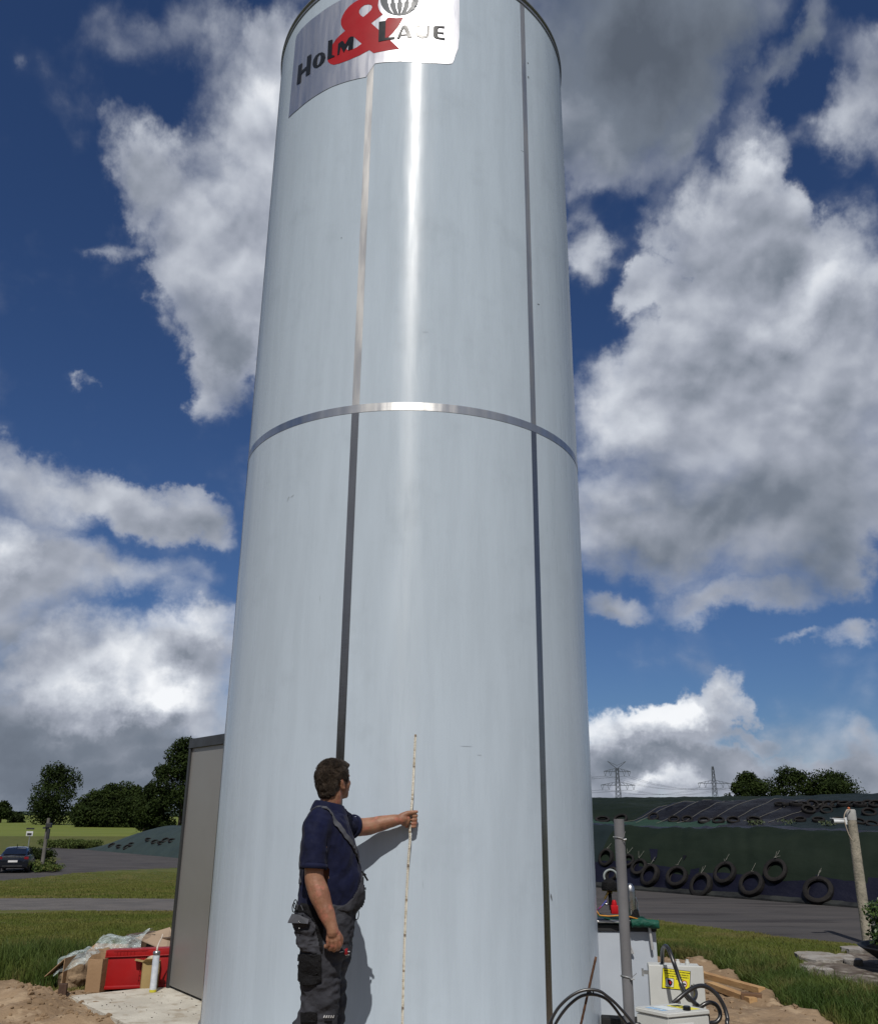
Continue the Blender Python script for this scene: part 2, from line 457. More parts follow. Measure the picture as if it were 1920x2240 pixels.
for c, (nm, mt) in {0: ('soil', m_soil), 1: ('ground', m_grass), 2: ('road', m_asph), 3: ('path', m_path), 4: ('field', m_field), 5: ('gravel_patch', M('rubble_ground', (.15, .13, .11), (.065, .048, .038), 3.2, .95, bump=1, bscale=30, c3=(.24, .22, .19), s3=6))}.items():
    q = quads[qc == c]
    if c == 1:   # close the small disc under the photographer
        pass
    u, inv = np.unique(q, return_inverse=True)
    me = np_mesh(nm, Vf[u], inv.reshape(-1, 4), 4)
    me.polygons.foreach_set('use_smooth', [True]*len(me.polygons))
    o = link_mesh(nm, me, mt); tag(o, kind='structure')
mb = MB(); ring = [Vector((1.2*sin(radians(a)), 1.2*cos(radians(a)), 0)) for a in range(-180, 180, 6)]
mb.bm.faces.new([mb.bm.verts.new(p) for p in ring]); o = mb.build('yard_floor', m_soil); tag(o, kind='structure')

# concrete slab under silo and cabinet
sl = hp([(150, 2189), (354, 2168)])
slab = [(sl[0].x, sl[0].y), (sl[1].x, sl[1].y), (-1.2, 9.6), (1.7, 9.3), (1.7, 5.2), (-1.5, 5.2), (hit(330, 2275).x, hit(330, 2275).y), (hit(249, 2240).x, hit(249, 2240).y), (hit(178, 2205).x, hit(178, 2205).y)]
mb = MB(); mb.prism([(x, y, -.12) for x, y in slab], (0, 0, .155)); bmesh.ops.bevel(mb.bm, geom=[e for e in mb.bm.edges if all(v.co.z > 0 for v in e.verts)], offset=.012, segments=2, affect='EDGES')
o = mb.build('concrete_slab', m_conc, loc=(-1, 7, 0)); tag(o, kind='structure')

# grass blades
def blades(n, region, hfun, wid, mat, name, lean=.45):
    """region(rng) -> candidate points; kept where the ground is turf"""
    vs = []; 
    pts = region(n)
    keep = []
    for (x, y) in pts:
        c = classify(x, y)
        if c == 1: keep.append((x, y, ground_z(x, y, 1)))
    P = np.array(keep); m = len(P)
    h = hfun(P)*rng.uniform(.55, 1.25, m)
    a = rng.uniform(0, 2*pi, m); w = wid*rng.uniform(.6, 1.3, m)*(1+np.hypot(P[:, 0], P[:, 1])/26)
    la = rng.uniform(0, 2*pi, m); ll = np.abs(rng.normal(0, lean, m))*h
    side = np.stack([np.cos(a)*w, np.sin(a)*w, np.zeros(m)], -1)
    tip = P+np.stack([np.cos(la)*ll, np.sin(la)*ll, h], -1)
    mid = P+np.stack([np.cos(la)*ll*.35, np.sin(la)*ll*.35, h*.6], -1)
    B = P.copy(); B[:, 2] -= .01
    verts = np.stack([B-side, B+side, mid+side*.7, mid-side*.7, tip], 1).reshape(-1, 3)
    b = np.arange(m)[:, None]*5
    f = np.concatenate([b+np.array([[0, 1, 2]]), b+np.array([[0, 2, 3]]), b+np.array([[3, 2, 4]])])
    me = np_mesh(name, verts, f, 3)
    return link_mesh(name, me, mat)
def sector(a0, a1, d0, d1, pw=1.0):
    def f(n):
        a = np.radians(rng.uniform(a0, a1, n)); d = d0+(d1-d0)*rng.uniform(0, 1, n)**pw
        return np.stack([np.sin(a)*d, np.cos(a)*d], -1)
    return f
def hl(P):
    return np.array([.022+.022*max(0, noise.noise(Vector((x*1.3, y*1.3, 4))))*2 for x, y, z in P])
tag(blades(130000, sector(-29, -12.5, 8.3, 17, 1.3), hl,   .0026, m_blade, 'lawn_grass'), 'short sunlit grass left of the silo between sand and path', 'grass', kind='stuff')
tag(blades(120000, sector(9, 28, 7.6, 15.5, 1.4), hl,   .0026, m_blade, 'lawn_grass'), 'short grass right of the silo beside the farm road', 'grass', kind='stuff')
tag(blades(130000, sector(-30, -13, 18.5, 62, 1.5), lambda P: hl(P)*1.3, .004, m_blade, 'lawn_grass'), 'mown grass strip between the narrow path and the farm road at the left', 'grass', kind='stuff')
def tall_region(items):
    def f(n):
        out = []
        for (px, py, s, w) in items:
            p = hit(px, py); k = int(n*w)
            out.append(np.stack([rng.normal(p.x, s, k), rng.normal(p.y, s*1.1, k)], -1))
        return np.concatenate(out)
    return f
def hlong(lo, hi):
    return lambda P: lo+(hi-lo)*rng.uniform(0, 1, len(P))**1.5
tag(blades(30000, tall_region([(70, 2120, .26, .26), (20, 2125, .35, .24), (105, 2110, .2, .2), (-40, 2120, .4, .1), (112, 2150, .12, .1), (60, 2100, .3, .1)]), hlong(.06, .22), .003, m_blade_long, 'long_grass'),
    'tall dark green grass clump beside the cardboard box', 'grass', kind='stuff')
tag(blades(60000, tall_region([(1460, 2098, .3, .11), (1540, 2105, .3, .14), (1620, 2125, .35, .17), (1690, 2150, .35, .18), (1760, 2180, .35, .16), (1830, 2205, .35, .12), (1900, 2215, .4, .12)]), hlong(.04, .15), .0028, m_blade_long, 'long_grass', .7),
    'long green grass on the bank right of the wooden beams', 'grass', kind='stuff')
# clods, pebbles and straw on the dug soil
def clods(n, name, mat, smin, smax, regs):
    bm = MB()
    for _ in range(n):
        px0, px1, py0, py1 = random.choice(regs)
        p = hit(random.uniform(px0, px1), random.uniform(py0, py1))
        if classify(p.x, p.y) != 0: continue
        s = random.uniform(smin, smax)*random.random()**.5
        z = ground_z(p.x, p.y, 0)
        o = bmesh.ops.create_icosphere(bm.bm, subdivisions=1, radius=s)
        for v in o['verts']:
            v.co = v.co*(1+.5*noise.noise(v.co/s*1.3+Vector((p.x*9, p.y*9, 0)))); v.co.z *= .7
            v.co += Vector((p.x, p.y, z+s*.2))
    o = bm.build(name, mat, smooth=False)
    return o
m_clod = M('clod', (.24, .165, .10), (.17, .115, .068), 9, .95, bump=.6, bscale=60)
tag(clods(650, 'soil_clods', m_clod, .006, .032, [(-40, 260, 2150, 2240), (1480, 1800, 2110, 2240), (1480, 1700, 2105, 2180), (60, 240, 2180, 2240)]), 'loose clods of dug earth around the yard edge', 'soil clods', kind='stuff')
# scraps on the slab
mb = MB()
for _ in range(46):
    p = hit(random.uniform(170, 430), random.uniform(2180, 2240))
    if not inpoly(p.x, p.y, slab): continue
    s = random.uniform(.002, .007)
    mb.box((p.x, p.y, .0375), (s*random.uniform(1, 3), s, .003), random.uniform(0, 3))
tag(mb.build('dirt_crumbs', M('crumb', (.06, .045, .03)), loc=(-2, 8, 0)), 'scattered dark crumbs on the pale concrete slab', 'dirt', kind='stuff')

# ================================================================== SILO
C0 = Vector((-.23, 7.35, 0)); RS = 1.44; ZT = 8.66; ZB = 4.345
def cyl_hit(px, py):
    d = ray(px, py); a = d.x*d.x+d.y*d.y; b = -(d.x*C0.x+d.y*C0.y); c = C0.x**2+C0.y**2-RS*RS
    t = (-b-math.sqrt(b*b-a*c))/a; P = EYE+d*t
    return atan2(P.x-C0.x, -(P.y-C0.y))*RS, P.z
def on_cyl(s, z, off=0.0):
    a = s/RS
    return Vector((C0.x+(RS+off)*sin(a), C0.y-(RS+off)*cos(a), z))
def silo_mat(name, base, rough, metal, aniso, streak=.5, bumps=.15, coat=0.0, seam=False):
    m = bpy.data.materials.new(name); m.use_nodes = True; t = NT(m.node_tree); b = t.n['Principled BSDF']
    tcn = t.new('ShaderNodeTexCoord'); mp = t.new('ShaderNodeMapping'); t.link(tcn.outputs['Object'], mp.inputs[0])
    mp.inputs['Scale'].default_value = (1, 1, .10)
    v = mp.outputs[0]
    st = t.noise(v, 9, 5, .6); st2 = t.noise(v, 34, 3, .6)
    d = tuple(x*(1-.30*streak) for x in base); l = tuple(min(1, x*(1+.10*streak)) for x in base)
    c = t.mix(t.maprange(st, .3, .7), d, l)
    c = t.mix(t.math('MULTIPLY', t.maprange(st2, .45, .75), .35*streak), c, tuple(x*.82 for x in base))
    # faint handling smudges and dust low down
    sm = t.noise(tcn.outputs['Object'], 2.4, 6, .65)
    c = t.mix(t.math('MULTIPLY', t.maprange(sm, .52, .74), .30), c, tuple(x*.72 for x in base))
    t.link(c, b.inputs['Base Color'])
    b.inputs['Metallic'].default_value = metal
    t.put(b.inputs['Roughness'], t.maprange(t.noise(v, 16, 4), .3, .7, rough*.8, rough*1.2))
    b.inputs['Anisotropic'].default_value = aniso; b.inputs['Anisotropic Rotation'].default_value = .25
    tg = t.new('ShaderNodeTangent', direction_type='RADIAL', axis='Z'); t.link(tg.outputs[0], b.inputs['Tangent'])
    b.inputs['Coat Weight'].default_value = coat; b.inputs['Coat Roughness'].default_value = .12; b.inputs['Specular IOR Level'].default_value = .22 if metal < .5 else .5
    if bumps:
        mp2 = t.new('ShaderNodeMapping'); t.link(tcn.outputs['Object'], mp2.inputs[0]); mp2.inputs['Scale'].default_value = (1, 1, .35)
        mp3 = t.new('ShaderNodeMapping'); t.link(tcn.outputs['Object'], mp3.inputs[0]); mp3.inputs['Scale'].default_value = (.15, .15, 1)
        h = t.math('ADD', t.noise(mp2.outputs[0], 2.2, 3), t.math('MULTIPLY', t.noise(mp3.outputs[0], 26, 4), .05))
        bn = t.new('ShaderNodeBump'); bn.inputs['Strength'].default_value = bumps; bn.inputs['Distance'].default_value = .03
        t.link(h, bn.inputs['Height']); t.link(bn.outputs[0], b.inputs['Normal'])
    return m
m_film = silo_mat('film_covered_steel', (.40, .468, .538), .30, .0, .86, streak=.20, bumps=.10, coat=0)
m_seam = silo_mat('bare_steel_seam', (.30, .29, .28), .24, 1.0, .3, streak=.6, bumps=.25)  # base colour darkened to stand in for dark reflections on the lower strips
m_rim = silo_mat('rim_steel', (.24, .25, .27), .40, .6, .3, bumps=0)
m_sign = silo_mat('sign_foil', (.58, .58, .605), .44, 1.0, .2, streak=.2, bumps=.08)

silo = thing('steel_silo', (C0.x, C0.y, 0), 'very tall pale blue grey steel silo with a logo panel near its top', 'silo')
def shell(z0, z1, off=0.0, s0=-pi*RS, s1=pi*RS, nz=2, thick=0.0, name='shell', mat=None, parent=silo, nseg=None):
    n = nseg or max(2, int((s1-s0)/.045)); full = abs((s1-s0)-2*pi*RS) < 1e-3
    mb = MB(); G = []
    zs = [z0+(z1-z0)*k/nz for k in range(nz+1)]
    prof = [(off, z) for z in zs]
    if thick: prof = [(off-thick, z0)]+prof+[(off-thick, z1)]
    R_ = []
    for i in range(n+(0 if full else 1)):
        s = s0+(s1-s0)*i/n
        R_.append([on_cyl(s, z, o) for o, z in prof])
    if full: R_.append(R_[0])
    mb.rings(R_, caps=False, closed=False)
    return mb.build(name, mat or m_film, parent, smooth='auto')
shell(0.035, ZB-.03, name='cladding', nz=8); shell(ZB+.03, ZT, name='cladding', nz=8)
m_seamr = silo_mat('ring_steel', (.58, .57, .55), .38, 1.0, .3, streak=.5, bumps=.25)
shell(ZB-.032, ZB+.032, .0022, name='ring_band', mat=m_seamr, thick=.0035)
m_seam_bright = silo_mat('bright_reflection_seam', (.50, .49, .47), .48, 1.0, .2, streak=.5, bumps=.25)  # same seam steel, paler and rougher to carry the bright reflection higher up
for s in (-.400, 1.042, 2.5, -1.85, 3.95):
    w = .029
    for (a, b) in ((.035, ZB-.033), (ZB+.033, ZT-.002)):
        shell(a, b, .0015, s-w, s+w, nz=6, thick=.003, name='seam_strip', mat=m_seam if a < 1 else m_seam_bright)
# wrinkled film edge beside the right seam
shell(6.95, ZT-.15, .0015, 1.042-.060, 1.042-.030, nz=6, thick=.002, name='film_edge')
# roof edge: two folded hoops, then a shallow cone roof
mb = MB()
mb.lathe([(RS-.01, ZT-.004), (RS+.008, ZT-.002), (RS+.010, ZT+.010), (RS+.008, ZT+.022), (RS-.002, ZT+.024), (RS-.002, ZT+.05), (RS+.008, ZT+.054), (RS+.014, ZT+.062), (RS+.012, ZT+.078), (RS-.02, ZT+.08)], c=C0, seg=160)
rimo = mb.build('roof_rim', m_rim, silo, smooth='auto')
mb = MB(); mb.lathe([(RS-.03, ZT+.079), (RS*.5, ZT+.38), (.16, ZT+.5), (.15, ZT+.62), (.02, ZT+.63)], c=C0, seg=120)
mb.build('roof', m_rim, silo, smooth='auto')
mb = MB(); mb.lathe([(RS+.0, .036), (RS+.016, .037), (RS+.014, .10), (RS+.001, .105)], c=C0, seg=120)
mb.build('base_skirt', m_rim, silo, smooth='auto')

# flat graphics laid on the curved wall; outlines given as arc length / height on the cylinder
def wrap(outline, holes, off, name, mat, parent):
    loops = [[Vector((s, z, 0)) for s, z in lp] for lp in [outline]+holes]
    tris = tessellate_polygon(loops)
    flat = [p for lp in loops for p in lp]
    bm = bmesh.new(); vs = [bm.verts.new(p) for p in flat]
    for t in tris:
        try: bm.faces.new([vs[i] for i in t])
        except ValueError: pass
    s0 = min(p.x for p in flat); s1 = max(p.x for p in flat)
    x = s0+.03
    while x < s1:
        bmesh.ops.bisect_plane(bm, geom=bm.verts[:]+bm.edges[:]+bm.faces[:], plane_co=(x, 0, 0), plane_no=(1, 0, 0))
        x += .03
    for v in bm.verts: v.co = on_cyl(v.co.x, v.co.y, off)
    bmesh.ops.triangulate(bm, faces=bm.faces)
    bmesh.ops.recalc_face_normals(bm, faces=bm.faces)
    # outward
    f = bm.faces[:][0]
    if f.normal.dot(f.calc_center_median()-Vector((C0.x, C0.y, f.calc_center_median().z))) < 0:
        bmesh.ops.reverse_faces(bm, faces=bm.faces)
    me = bpy.data.meshes.new(name); bm.to_mesh(me); bm.free()
    me.polygons.foreach_set('use_smooth', [True]*len(me.polygons))
    return link_mesh(name, me, mat, parent)
m_ink = M('black_ink', (.008, .009, .012), (.007, .008, .010), 3, .34, spec=.22)
m_red = M('red_ink', (.34, .010, .014), (.30, .009, .012), 3, .5, spec=.2)
m_globe = M('grey_ink', (.085, .095, .105), (.07, .08, .09), 3, .5, spec=.3)
LOGO = {
 'panel': [(-0.848, 8.479), (-0.997, 8.478), (-1.171, 8.493), (-1.273, 8.503), (-1.357, 8.494), (-1.373, 8.45), (-1.391, 7.55), (-1.213, 7.519), (-1.062, 7.512), (-0.924, 7.508), (-0.787, 7.507), (-0.631, 7.495), (-0.439, 7.479), (-0.362, 7.606), (-0.259, 7.601), (-0.118, 7.593), (0.067, 7.574), (0.276, 7.588), (0.307, 7.604), (0.321, 7.642), (0.333, 7.699), (0.357, 7.777), (0.366, 7.901), (0.368, 8.147), (0.365, 8.334)],
 'amp': [(-0.413, 8.07), (-0.339, 7.973), (-0.266, 8.092), (-0.246, 8.095), (-0.185, 8.08), (-0.121, 8.082), (-0.144, 8.029), (-0.167, 7.981), (-0.21, 7.916), (-0.254, 7.869), (-0.228, 7.83), (-0.149, 7.729), (-0.377, 7.723), (-0.417, 7.768), (-0.509, 7.737), (-0.619, 7.725), (-0.706, 7.729), (-0.768, 7.744), (-0.807, 7.774), (-0.839, 7.817), (-0.85, 7.868), (-0.845, 7.91), (-0.831, 7.948), (-0.795, 7.993), (-0.76, 8.033), (-0.718, 8.057), (-0.667, 8.081), (-0.698, 8.132), (-0.716, 8.18), (-0.72, 8.229), (-0.706, 8.274), (-0.678, 8.32), (-0.638, 8.354), (-0.593, 8.377), (-0.548, 8.387), (-0.504, 8.396), (-0.454, 8.393), (-0.399, 8.367), (-0.351, 8.334), (-0.354, 8.288), (-0.356, 8.263), (-0.35, 8.228), (-0.335, 8.185), (-0.308, 8.143)],
 'h1': [(-0.491, 8.167), (-0.517, 8.197), (-0.533, 8.229), (-0.534, 8.262), (-0.516, 8.288), (-0.483, 8.303), (-0.445, 8.297), (-0.418, 8.28), (-0.41, 8.252), (-0.421, 8.222), (-0.452, 8.193)],
 'h2': [(-0.576, 7.973), (-0.493, 7.864), (-0.535, 7.841), (-0.573, 7.834), (-0.625, 7.842), (-0.648, 7.87), (-0.644, 7.893), (-0.607, 7.94)],
 'H': [(-1.261, 8.053), (-1.197, 8.039), (-1.199, 7.943), (-1.12, 7.941), (-1.122, 8.054), (-1.064, 8.047), (-1.066, 7.818), (-1.125, 7.827), (-1.122, 7.904), (-1.199, 7.905), (-1.199, 7.811), (-1.267, 7.832)],
 'o': [(-0.914, 7.968), (-0.883, 7.935), (-0.872, 7.888), (-0.887, 7.842), (-0.925, 7.824), (-0.978, 7.828), (-1.015, 7.856), (-1.033, 7.899), (-1.027, 7.95), (-1.001, 7.978), (-0.96, 7.985)],
 'oh': [(-0.949, 7.965), (-0.928, 7.931), (-0.929, 7.89), (-0.942, 7.854), (-0.962, 7.843), (-0.974, 7.861), (-0.977, 7.91), (-0.969, 7.953)],
 'l': [(-0.849, 8.059), (-0.799, 8.048), (-0.794, 7.865), (-0.763, 7.845), (-0.766, 7.833), (-0.845, 7.841)],
 'M': [(-0.733, 7.962), (-0.696, 7.977), (-0.68, 7.966), (-0.656, 7.921), (-0.625, 7.978), (-0.601, 7.985), (-0.574, 7.972), (-0.575, 7.833), (-0.624, 7.833), (-0.622, 7.909), (-0.666, 7.831), (-0.703, 7.916), (-0.715, 7.834), (-0.734, 7.833)],
 'L': [(-0.34, 8.063), (-0.278, 8.061), (-0.279, 7.869), (-0.194, 7.866), (-0.195, 7.844), (-0.337, 7.837)],
 'a': [(-0.176, 7.842), (-0.137, 7.971), (-0.123, 7.99), (-0.103, 7.991), (-0.086, 7.98), (-0.04, 7.848), (-0.083, 7.845), (-0.091, 7.874), (-0.139, 7.87), (-0.15, 7.84)],
 'ah': [(-0.117, 7.95), (-0.138, 7.888), (-0.094, 7.892)],
 'u': [(-0.02, 7.986), (0.023, 7.988), (0.026, 7.932), (0.036, 7.887), (0.053, 7.871), (0.072, 7.876), (0.083, 7.91), (0.084, 7.99), (0.105, 7.992), (0.105, 7.888), (0.091, 7.858), (0.072, 7.845), (0.044, 7.84), (0.021, 7.846), (-0.003, 7.863), (-0.016, 7.901)],
 'e': [(0.235, 7.998), (0.15, 7.99), (0.137, 7.974), (0.136, 7.879), (0.147, 7.856), (0.17, 7.846), (0.239, 7.845), (0.24, 7.865), (0.185, 7.866), (0.179, 7.879), (0.179, 7.909), (0.229, 7.908), (0.23, 7.928), (0.18, 7.924), (0.18, 7.964), (0.19, 7.975), (0.234, 7.976)],
 'g': [(0.008, 8.29), (0.007, 8.259), (0.001, 8.23), (-0.009, 8.202), (-0.022, 8.176), (-0.039, 8.153), (-0.059, 8.134), (-0.081, 8.119), (-0.105, 8.109), (-0.131, 8.104), (-0.158, 8.104), (-0.185, 8.11), (-0.211, 8.121), (-0.237, 8.136), (-0.261, 8.156), (-0.282, 8.18), (-0.301, 8.207), (-0.316, 8.237), (-0.328, 8.268), (-0.335, 8.299), (-0.339, 8.331), (-0.337, 8.361), (-0.332, 8.389), (-0.322, 8.415), (-0.308, 8.438), (-0.29, 8.458), (-0.27, 8.474), (-0.247, 8.485), (-0.221, 8.493), (-0.195, 8.496), (-0.167, 8.495), (-0.14, 8.489), (-0.114, 8.479), (-0.088, 8.466), (-0.065, 8.449), (-0.044, 8.428), (-0.026, 8.404), (-0.012, 8.378), (-0.001, 8.35), (0.006, 8.32)],
 't1': [(-0.272, 8.381), (-0.241, 8.375), (-0.237, 8.256), (-0.247, 8.248), (-0.239, 8.204), (-0.211, 8.128), (-0.243, 8.179), (-0.257, 8.227), (-0.26, 8.254), (-0.268, 8.262)],
 't2': [(-0.21, 8.37), (-0.179, 8.366), (-0.175, 8.257), (-0.187, 8.252), (-0.183, 8.202), (-0.168, 8.119), (-0.187, 8.183), (-0.197, 8.25), (-0.206, 8.258)],
 't3': [(-0.147, 8.362), (-0.119, 8.359), (-0.104, 8.269), (-0.119, 8.251), (-0.123, 8.209), (-0.146, 8.12), (-0.133, 8.203), (-0.134, 8.249), (-0.144, 8.257)],
 't4': [(-0.084, 8.357), (-0.051, 8.356), (-0.05, 8.254), (-0.059, 8.248), (-0.063, 8.199), (-0.101, 8.132), (-0.075, 8.199), (-0.074, 8.251), (-0.081, 8.258)],
}
pan = [p for p in LOGO['panel']]+[(.366, 8.40), (.335, 8.455), (.27, 8.478)]
sign = wrap(pan, [], .0035, 'sign_panel', m_sign, silo)
clampz = lambda L: [(s, min(z, 8.462)) for s, z in L]
wrap(LOGO['amp'], [LOGO['h1'], LOGO['h2']], .0052, 'ampersand', m_red, sign)
gl = wrap(clampz(LOGO['g']), [], .0060, 'emblem', m_globe, sign)
for k in ('t1', 't2', 't3', 't4'): wrap(clampz(LOGO[k]), [], .0075, 'emblem_detail', m_sign, sign)
for k, hs in (('H', []), ('o', ['oh']), ('l', []), ('M', []), ('L', []), ('a', ['ah']), ('u', []), ('e', [])):
    wrap(LOGO[k], [LOGO[h] for h in hs], .0080, 'letter', m_ink, sign)

# handling marks and nicks in the protective film
m_scuff = M('scuff_mark', (.27, .31, .35), (.32, .37, .42), 30, .6)
m_nick = M('film_nick', (.12, .13, .14))
def mark(px, py, w, h, mat, ang=0.0):
    s, z = cyl_hit(px, py); n = 9; ca, sa = cos(ang), sin(ang)
    o = []
    for i in range(n):
        t = 2*pi*i/n; r = .6+.6*random.random(); x, y = w/2*r*cos(t), h/2*r*sin(t); o.append((s+x*ca-y*sa, z+x*sa+y*ca))
    wrap(o, [], .0012 if mat is m_scuff else .002, 'scuff', mat, silo)
for q in ((1154, 137, .022, .012), (1155, 168, .018, .030), (1177, 665, .03, .008), (747, 520, .012, .010), (1205, 1963, .012, .05)): mark(*q, m_nick, .3)
for q in ((1020, 1633, .09, .004, .0), (630, 1092, .012, .05, -.5), (640, 1085, .05, .006, .4), (925, 1935, .004, .05, .1), (1188, 1610, .01, .09, .1), (1048, 1652, .03, .004, 0), (930, 726, .05, .003, .05), (700, 1310, .004, .06, .0)): mark(*q[:4], m_scuff, q[4])

# ================================================================== PERSON
def Q(u, v, Y=5.45):
    """a point read off the figure, at its real depth"""
    return at(600+u/3.4528, 1640+v/3.4533, Y)
m_skin = M('skin', (.265, .140, .085), (.19, .088, .052), 13, .5, bump=.18, bscale=160, c3=(.31, .12, .08), s3=24, spec=.35)
m_hair = M('hair', (.022, .015, .010), (.044, .031, .021), 40, .5, bump=1, bscale=220, stretch=(1, 1, .3))
m_shirt = M('navy_jersey', (.0040, .0062, .027), (.0034, .0050, .021), 7, .9, bump=.5, bscale=9, sheen=.03, spec=.2)
m_trou = M('grey_workwear', (.038, .039, .047), (.025, .026, .032), 6, .9, bump=.7, bscale=12)
m_blackcloth = M('black_cordura', (.004, .004, .005), (.006, .006, .007), 9, .9, bump=.6, bscale=60)
m_strap = M('grey_elastic', (.070, .073, .085), (.055, .058, .066), 9, .85)
m_white = M('white_print', (.6, .6, .6))
m_steelsmall = M('small_steel', (.45, .45, .45), None, 9, .3, 1.0)
PC = Vector((-.61, 5.45, 0))
man = thing('person', PC, 'man in navy polo shirt and grey bib trousers holding a measuring stick to the silo', 'person')
YAW = radians(14)
def ringpts(c, a, b, yaw=YAW, n=28, pw=2.3, zt=0.0):
    out = []
    for k in range(n):
        t = 2*pi*k/n; ct, st = cos(t), sin(t)
        x = a*abs(ct)**(2/pw)*(1 if ct >= 0 else -1); y = b*abs(st)**(2/pw)*(1 if st >= 0 else -1)
        out.append(Vector((c[0]+x*cos(yaw)-y*sin(yaw), c[1]+x*sin(yaw)+y*cos(yaw), c[2]+zt*x)))
    return out
def limb(mb, pts, rs, seg=14):
    # finely interpolated taper
    P = [Vector(p) for p in pts]; out = []; rr = []
    n = len(P)
    for i in range(n-1):
        p0, p1, p2, p3 = P[max(0, i-1)], P[i], P[i+1], P[min(n-1, i+2)]
        for k in range(5):
            t = k/5
            out.append(.5*((2*p1)+(-p0+p2)*t+(2*p0-5*p1+4*p2-p3)*t*t+(-p0+3*p1-3*p2+p3)*t**3))
            rr.append(rs[i]+(rs[i+1]-rs[i])*(t*t*(3-2*t)))
    out.append(P[-1]); rr.append(rs[-1])
    mb.tube(out, rr, seg)
    mb.ell(P[0], (rs[0],)*3, seg=10); mb.ell(P[-1], (rs[-1],)*3, seg=10)
# --- head frame
HY = 5.43
hc = Q(453, 232, HY)
hy = radians(46)
hf = Vector((cos(hy)*.985, sin(hy)*.985, .17)).normalized()
hr = Vector((sin(hy), -cos(hy), 0))
hu = hr.cross(hf).normalized()
HM = Matrix((hf, hr, hu)).transposed()
def Hd(f_, r_, u_): return hc+hf*f_+hr*r_+hu*u_
body = MB()
E = lambda c, r: body.ell(Hd(*c), r, HM, 20)
E((-.008, 0, .018), (.094, .074, .086)); E((.030, 0, -.040), (.060, .058, .070)); E((.052, 0, -.080), (.036, .040, .034))
E((.072, 0, -.096), (.018, .022, .018)); E((.058, 0, .020), (.036, .056, .040)); E((.045, .038, -.035), (.036, .024, .034)); E((.045, -.038, -.035), (.036, .024, .034))
E((.083, 0, .012), (.014, .045, .010))
body.tube([Hd(.086, 0, .008), Hd(.098, 0, -.012), Hd(.108, 0, -.030)], [.009, .011, .014], 10)
E((.104, 0, -.036), (.014, .017, .011))
E((.088, 0, -.058), (.012, .024, .007)); E((.087, 0, -.070), (.012, .021, .007))
for s_ in (1, -1):
    E((-.006, s_*.076, -.022), (.019, .009, .032)); E((-.012, s_*.083, -.010), (.015, .006, .018)); E((.002, s_*.078, -.046), (.009, .007, .010))
neck_b = Q(415, 470, 5.44)
limb(body, [Hd(-.028, 0, -.02), Hd(-.030, 0, -.08), neck_b, neck_b+Vector((-.01, 0, -.08))], [.060, .062, .066, .085], 18)
# torso core (skin under the clothes)
T = [ # v, x0(u), x1(u), side half width
 (455, 330, 500, .100), (485, 285, 545, .165), (530, 250, 560, .195), (590, 222, 580, .205), (660, 212, 602, .205), (740, 205, 622, .200), (850, 200, 645, .196),
 (950, 196, 662, .194), (1040, 186, 676, .190), (1120, 176, 672, .186), (1200, 165, 645, .182), (1260, 155, 622, .180)]
def torso(mb, grow=0.0, v0=0, v1=9999, Y=5.45, extra=0):
    R_ = []
    for v, u0, u1, b in T:
        if v < v0 or v > v1: continue
        A_, B_ = Q(u0, v, Y), Q(u1, v, Y); c = (A_+B_)/2
        hw = (B_.x-A_.x)/2
        a = math.sqrt(max(.003, (hw*hw-(b*sin(YAW))**2)))/cos(YAW)
        R_.append(ringpts(c, a+grow, b+grow))
    mb.rings(R_)
torso(body, -.045, 500, 1220)
# near (right) arm, hanging
sh_r = Q(335, 640, 5.265); el_r = Q(300, 955, 5.225); wr_r = Q(435, 1345, 5.19)
limb(body, [sh_r, Q(318, 780, 5.24), el_r, Q(335, 1080, 5.215), Q(385, 1215, 5.20), wr_r, Q(440, 1385, 5.19)], [.060, .060, .052, .056, .046, .033, .033], 18)
# far (left) arm, reaching to the stick
wr_l = Q(942, 530, 5.835)
limb(body, [Q(500, 570, 5.69), Q(590, 585, 5.755), Q(700, 583, 5.79), Q(790, 562, 5.812), Q(880, 542, 5.82), wr_l, Q(975, 525, 5.84)], [.046, .056, .052, .047, .039, .031, .030], 18)
# near hand: back of the hand to the camera, fingers curled
def finger(pts, rs): limb(body, pts, rs, 10)
kn = [Q(488, 1432, 5.188), Q(462, 1445, 5.182), Q(433, 1450, 5.182), Q(404, 1440, 5.188)]
for k_, kp in enumerate(kn):
    limb(body, [Q(450-k_*8, 1370, 5.192), kp], [.017, .0118], 10)
ft = [((492, 1490, 5.20), (478, 1512, 5.225), (462, 1500, 5.24)), ((466, 1498, 5.192), (450, 1520, 5.215), (438, 1505, 5.235)),
      ((434, 1494, 5.192), (418, 1512, 5.215), (410, 1498, 5.235)), ((402, 1480, 5.196), (386, 1494, 5.215), (384, 1482, 5.232))]
for kp, f3, r0 in zip(kn, ft, (.0105, .0110, .0106, .0095)):
    finger([kp]+[Q(*p) for p in f3], [r0, r0*.96, r0*.88, r0*.75])
finger([Q(470, 1385, 5.215), Q(500, 1430, 5.228), Q(497, 1475, 5.235), Q(488, 1500, 5.236)], [.019, .0165, .0145, .011])
body.ell(Q(446, 1415, 5.195), (.040, .020, .048), Matrix.Rotation(radians(8), 3, 'Y'), 14)
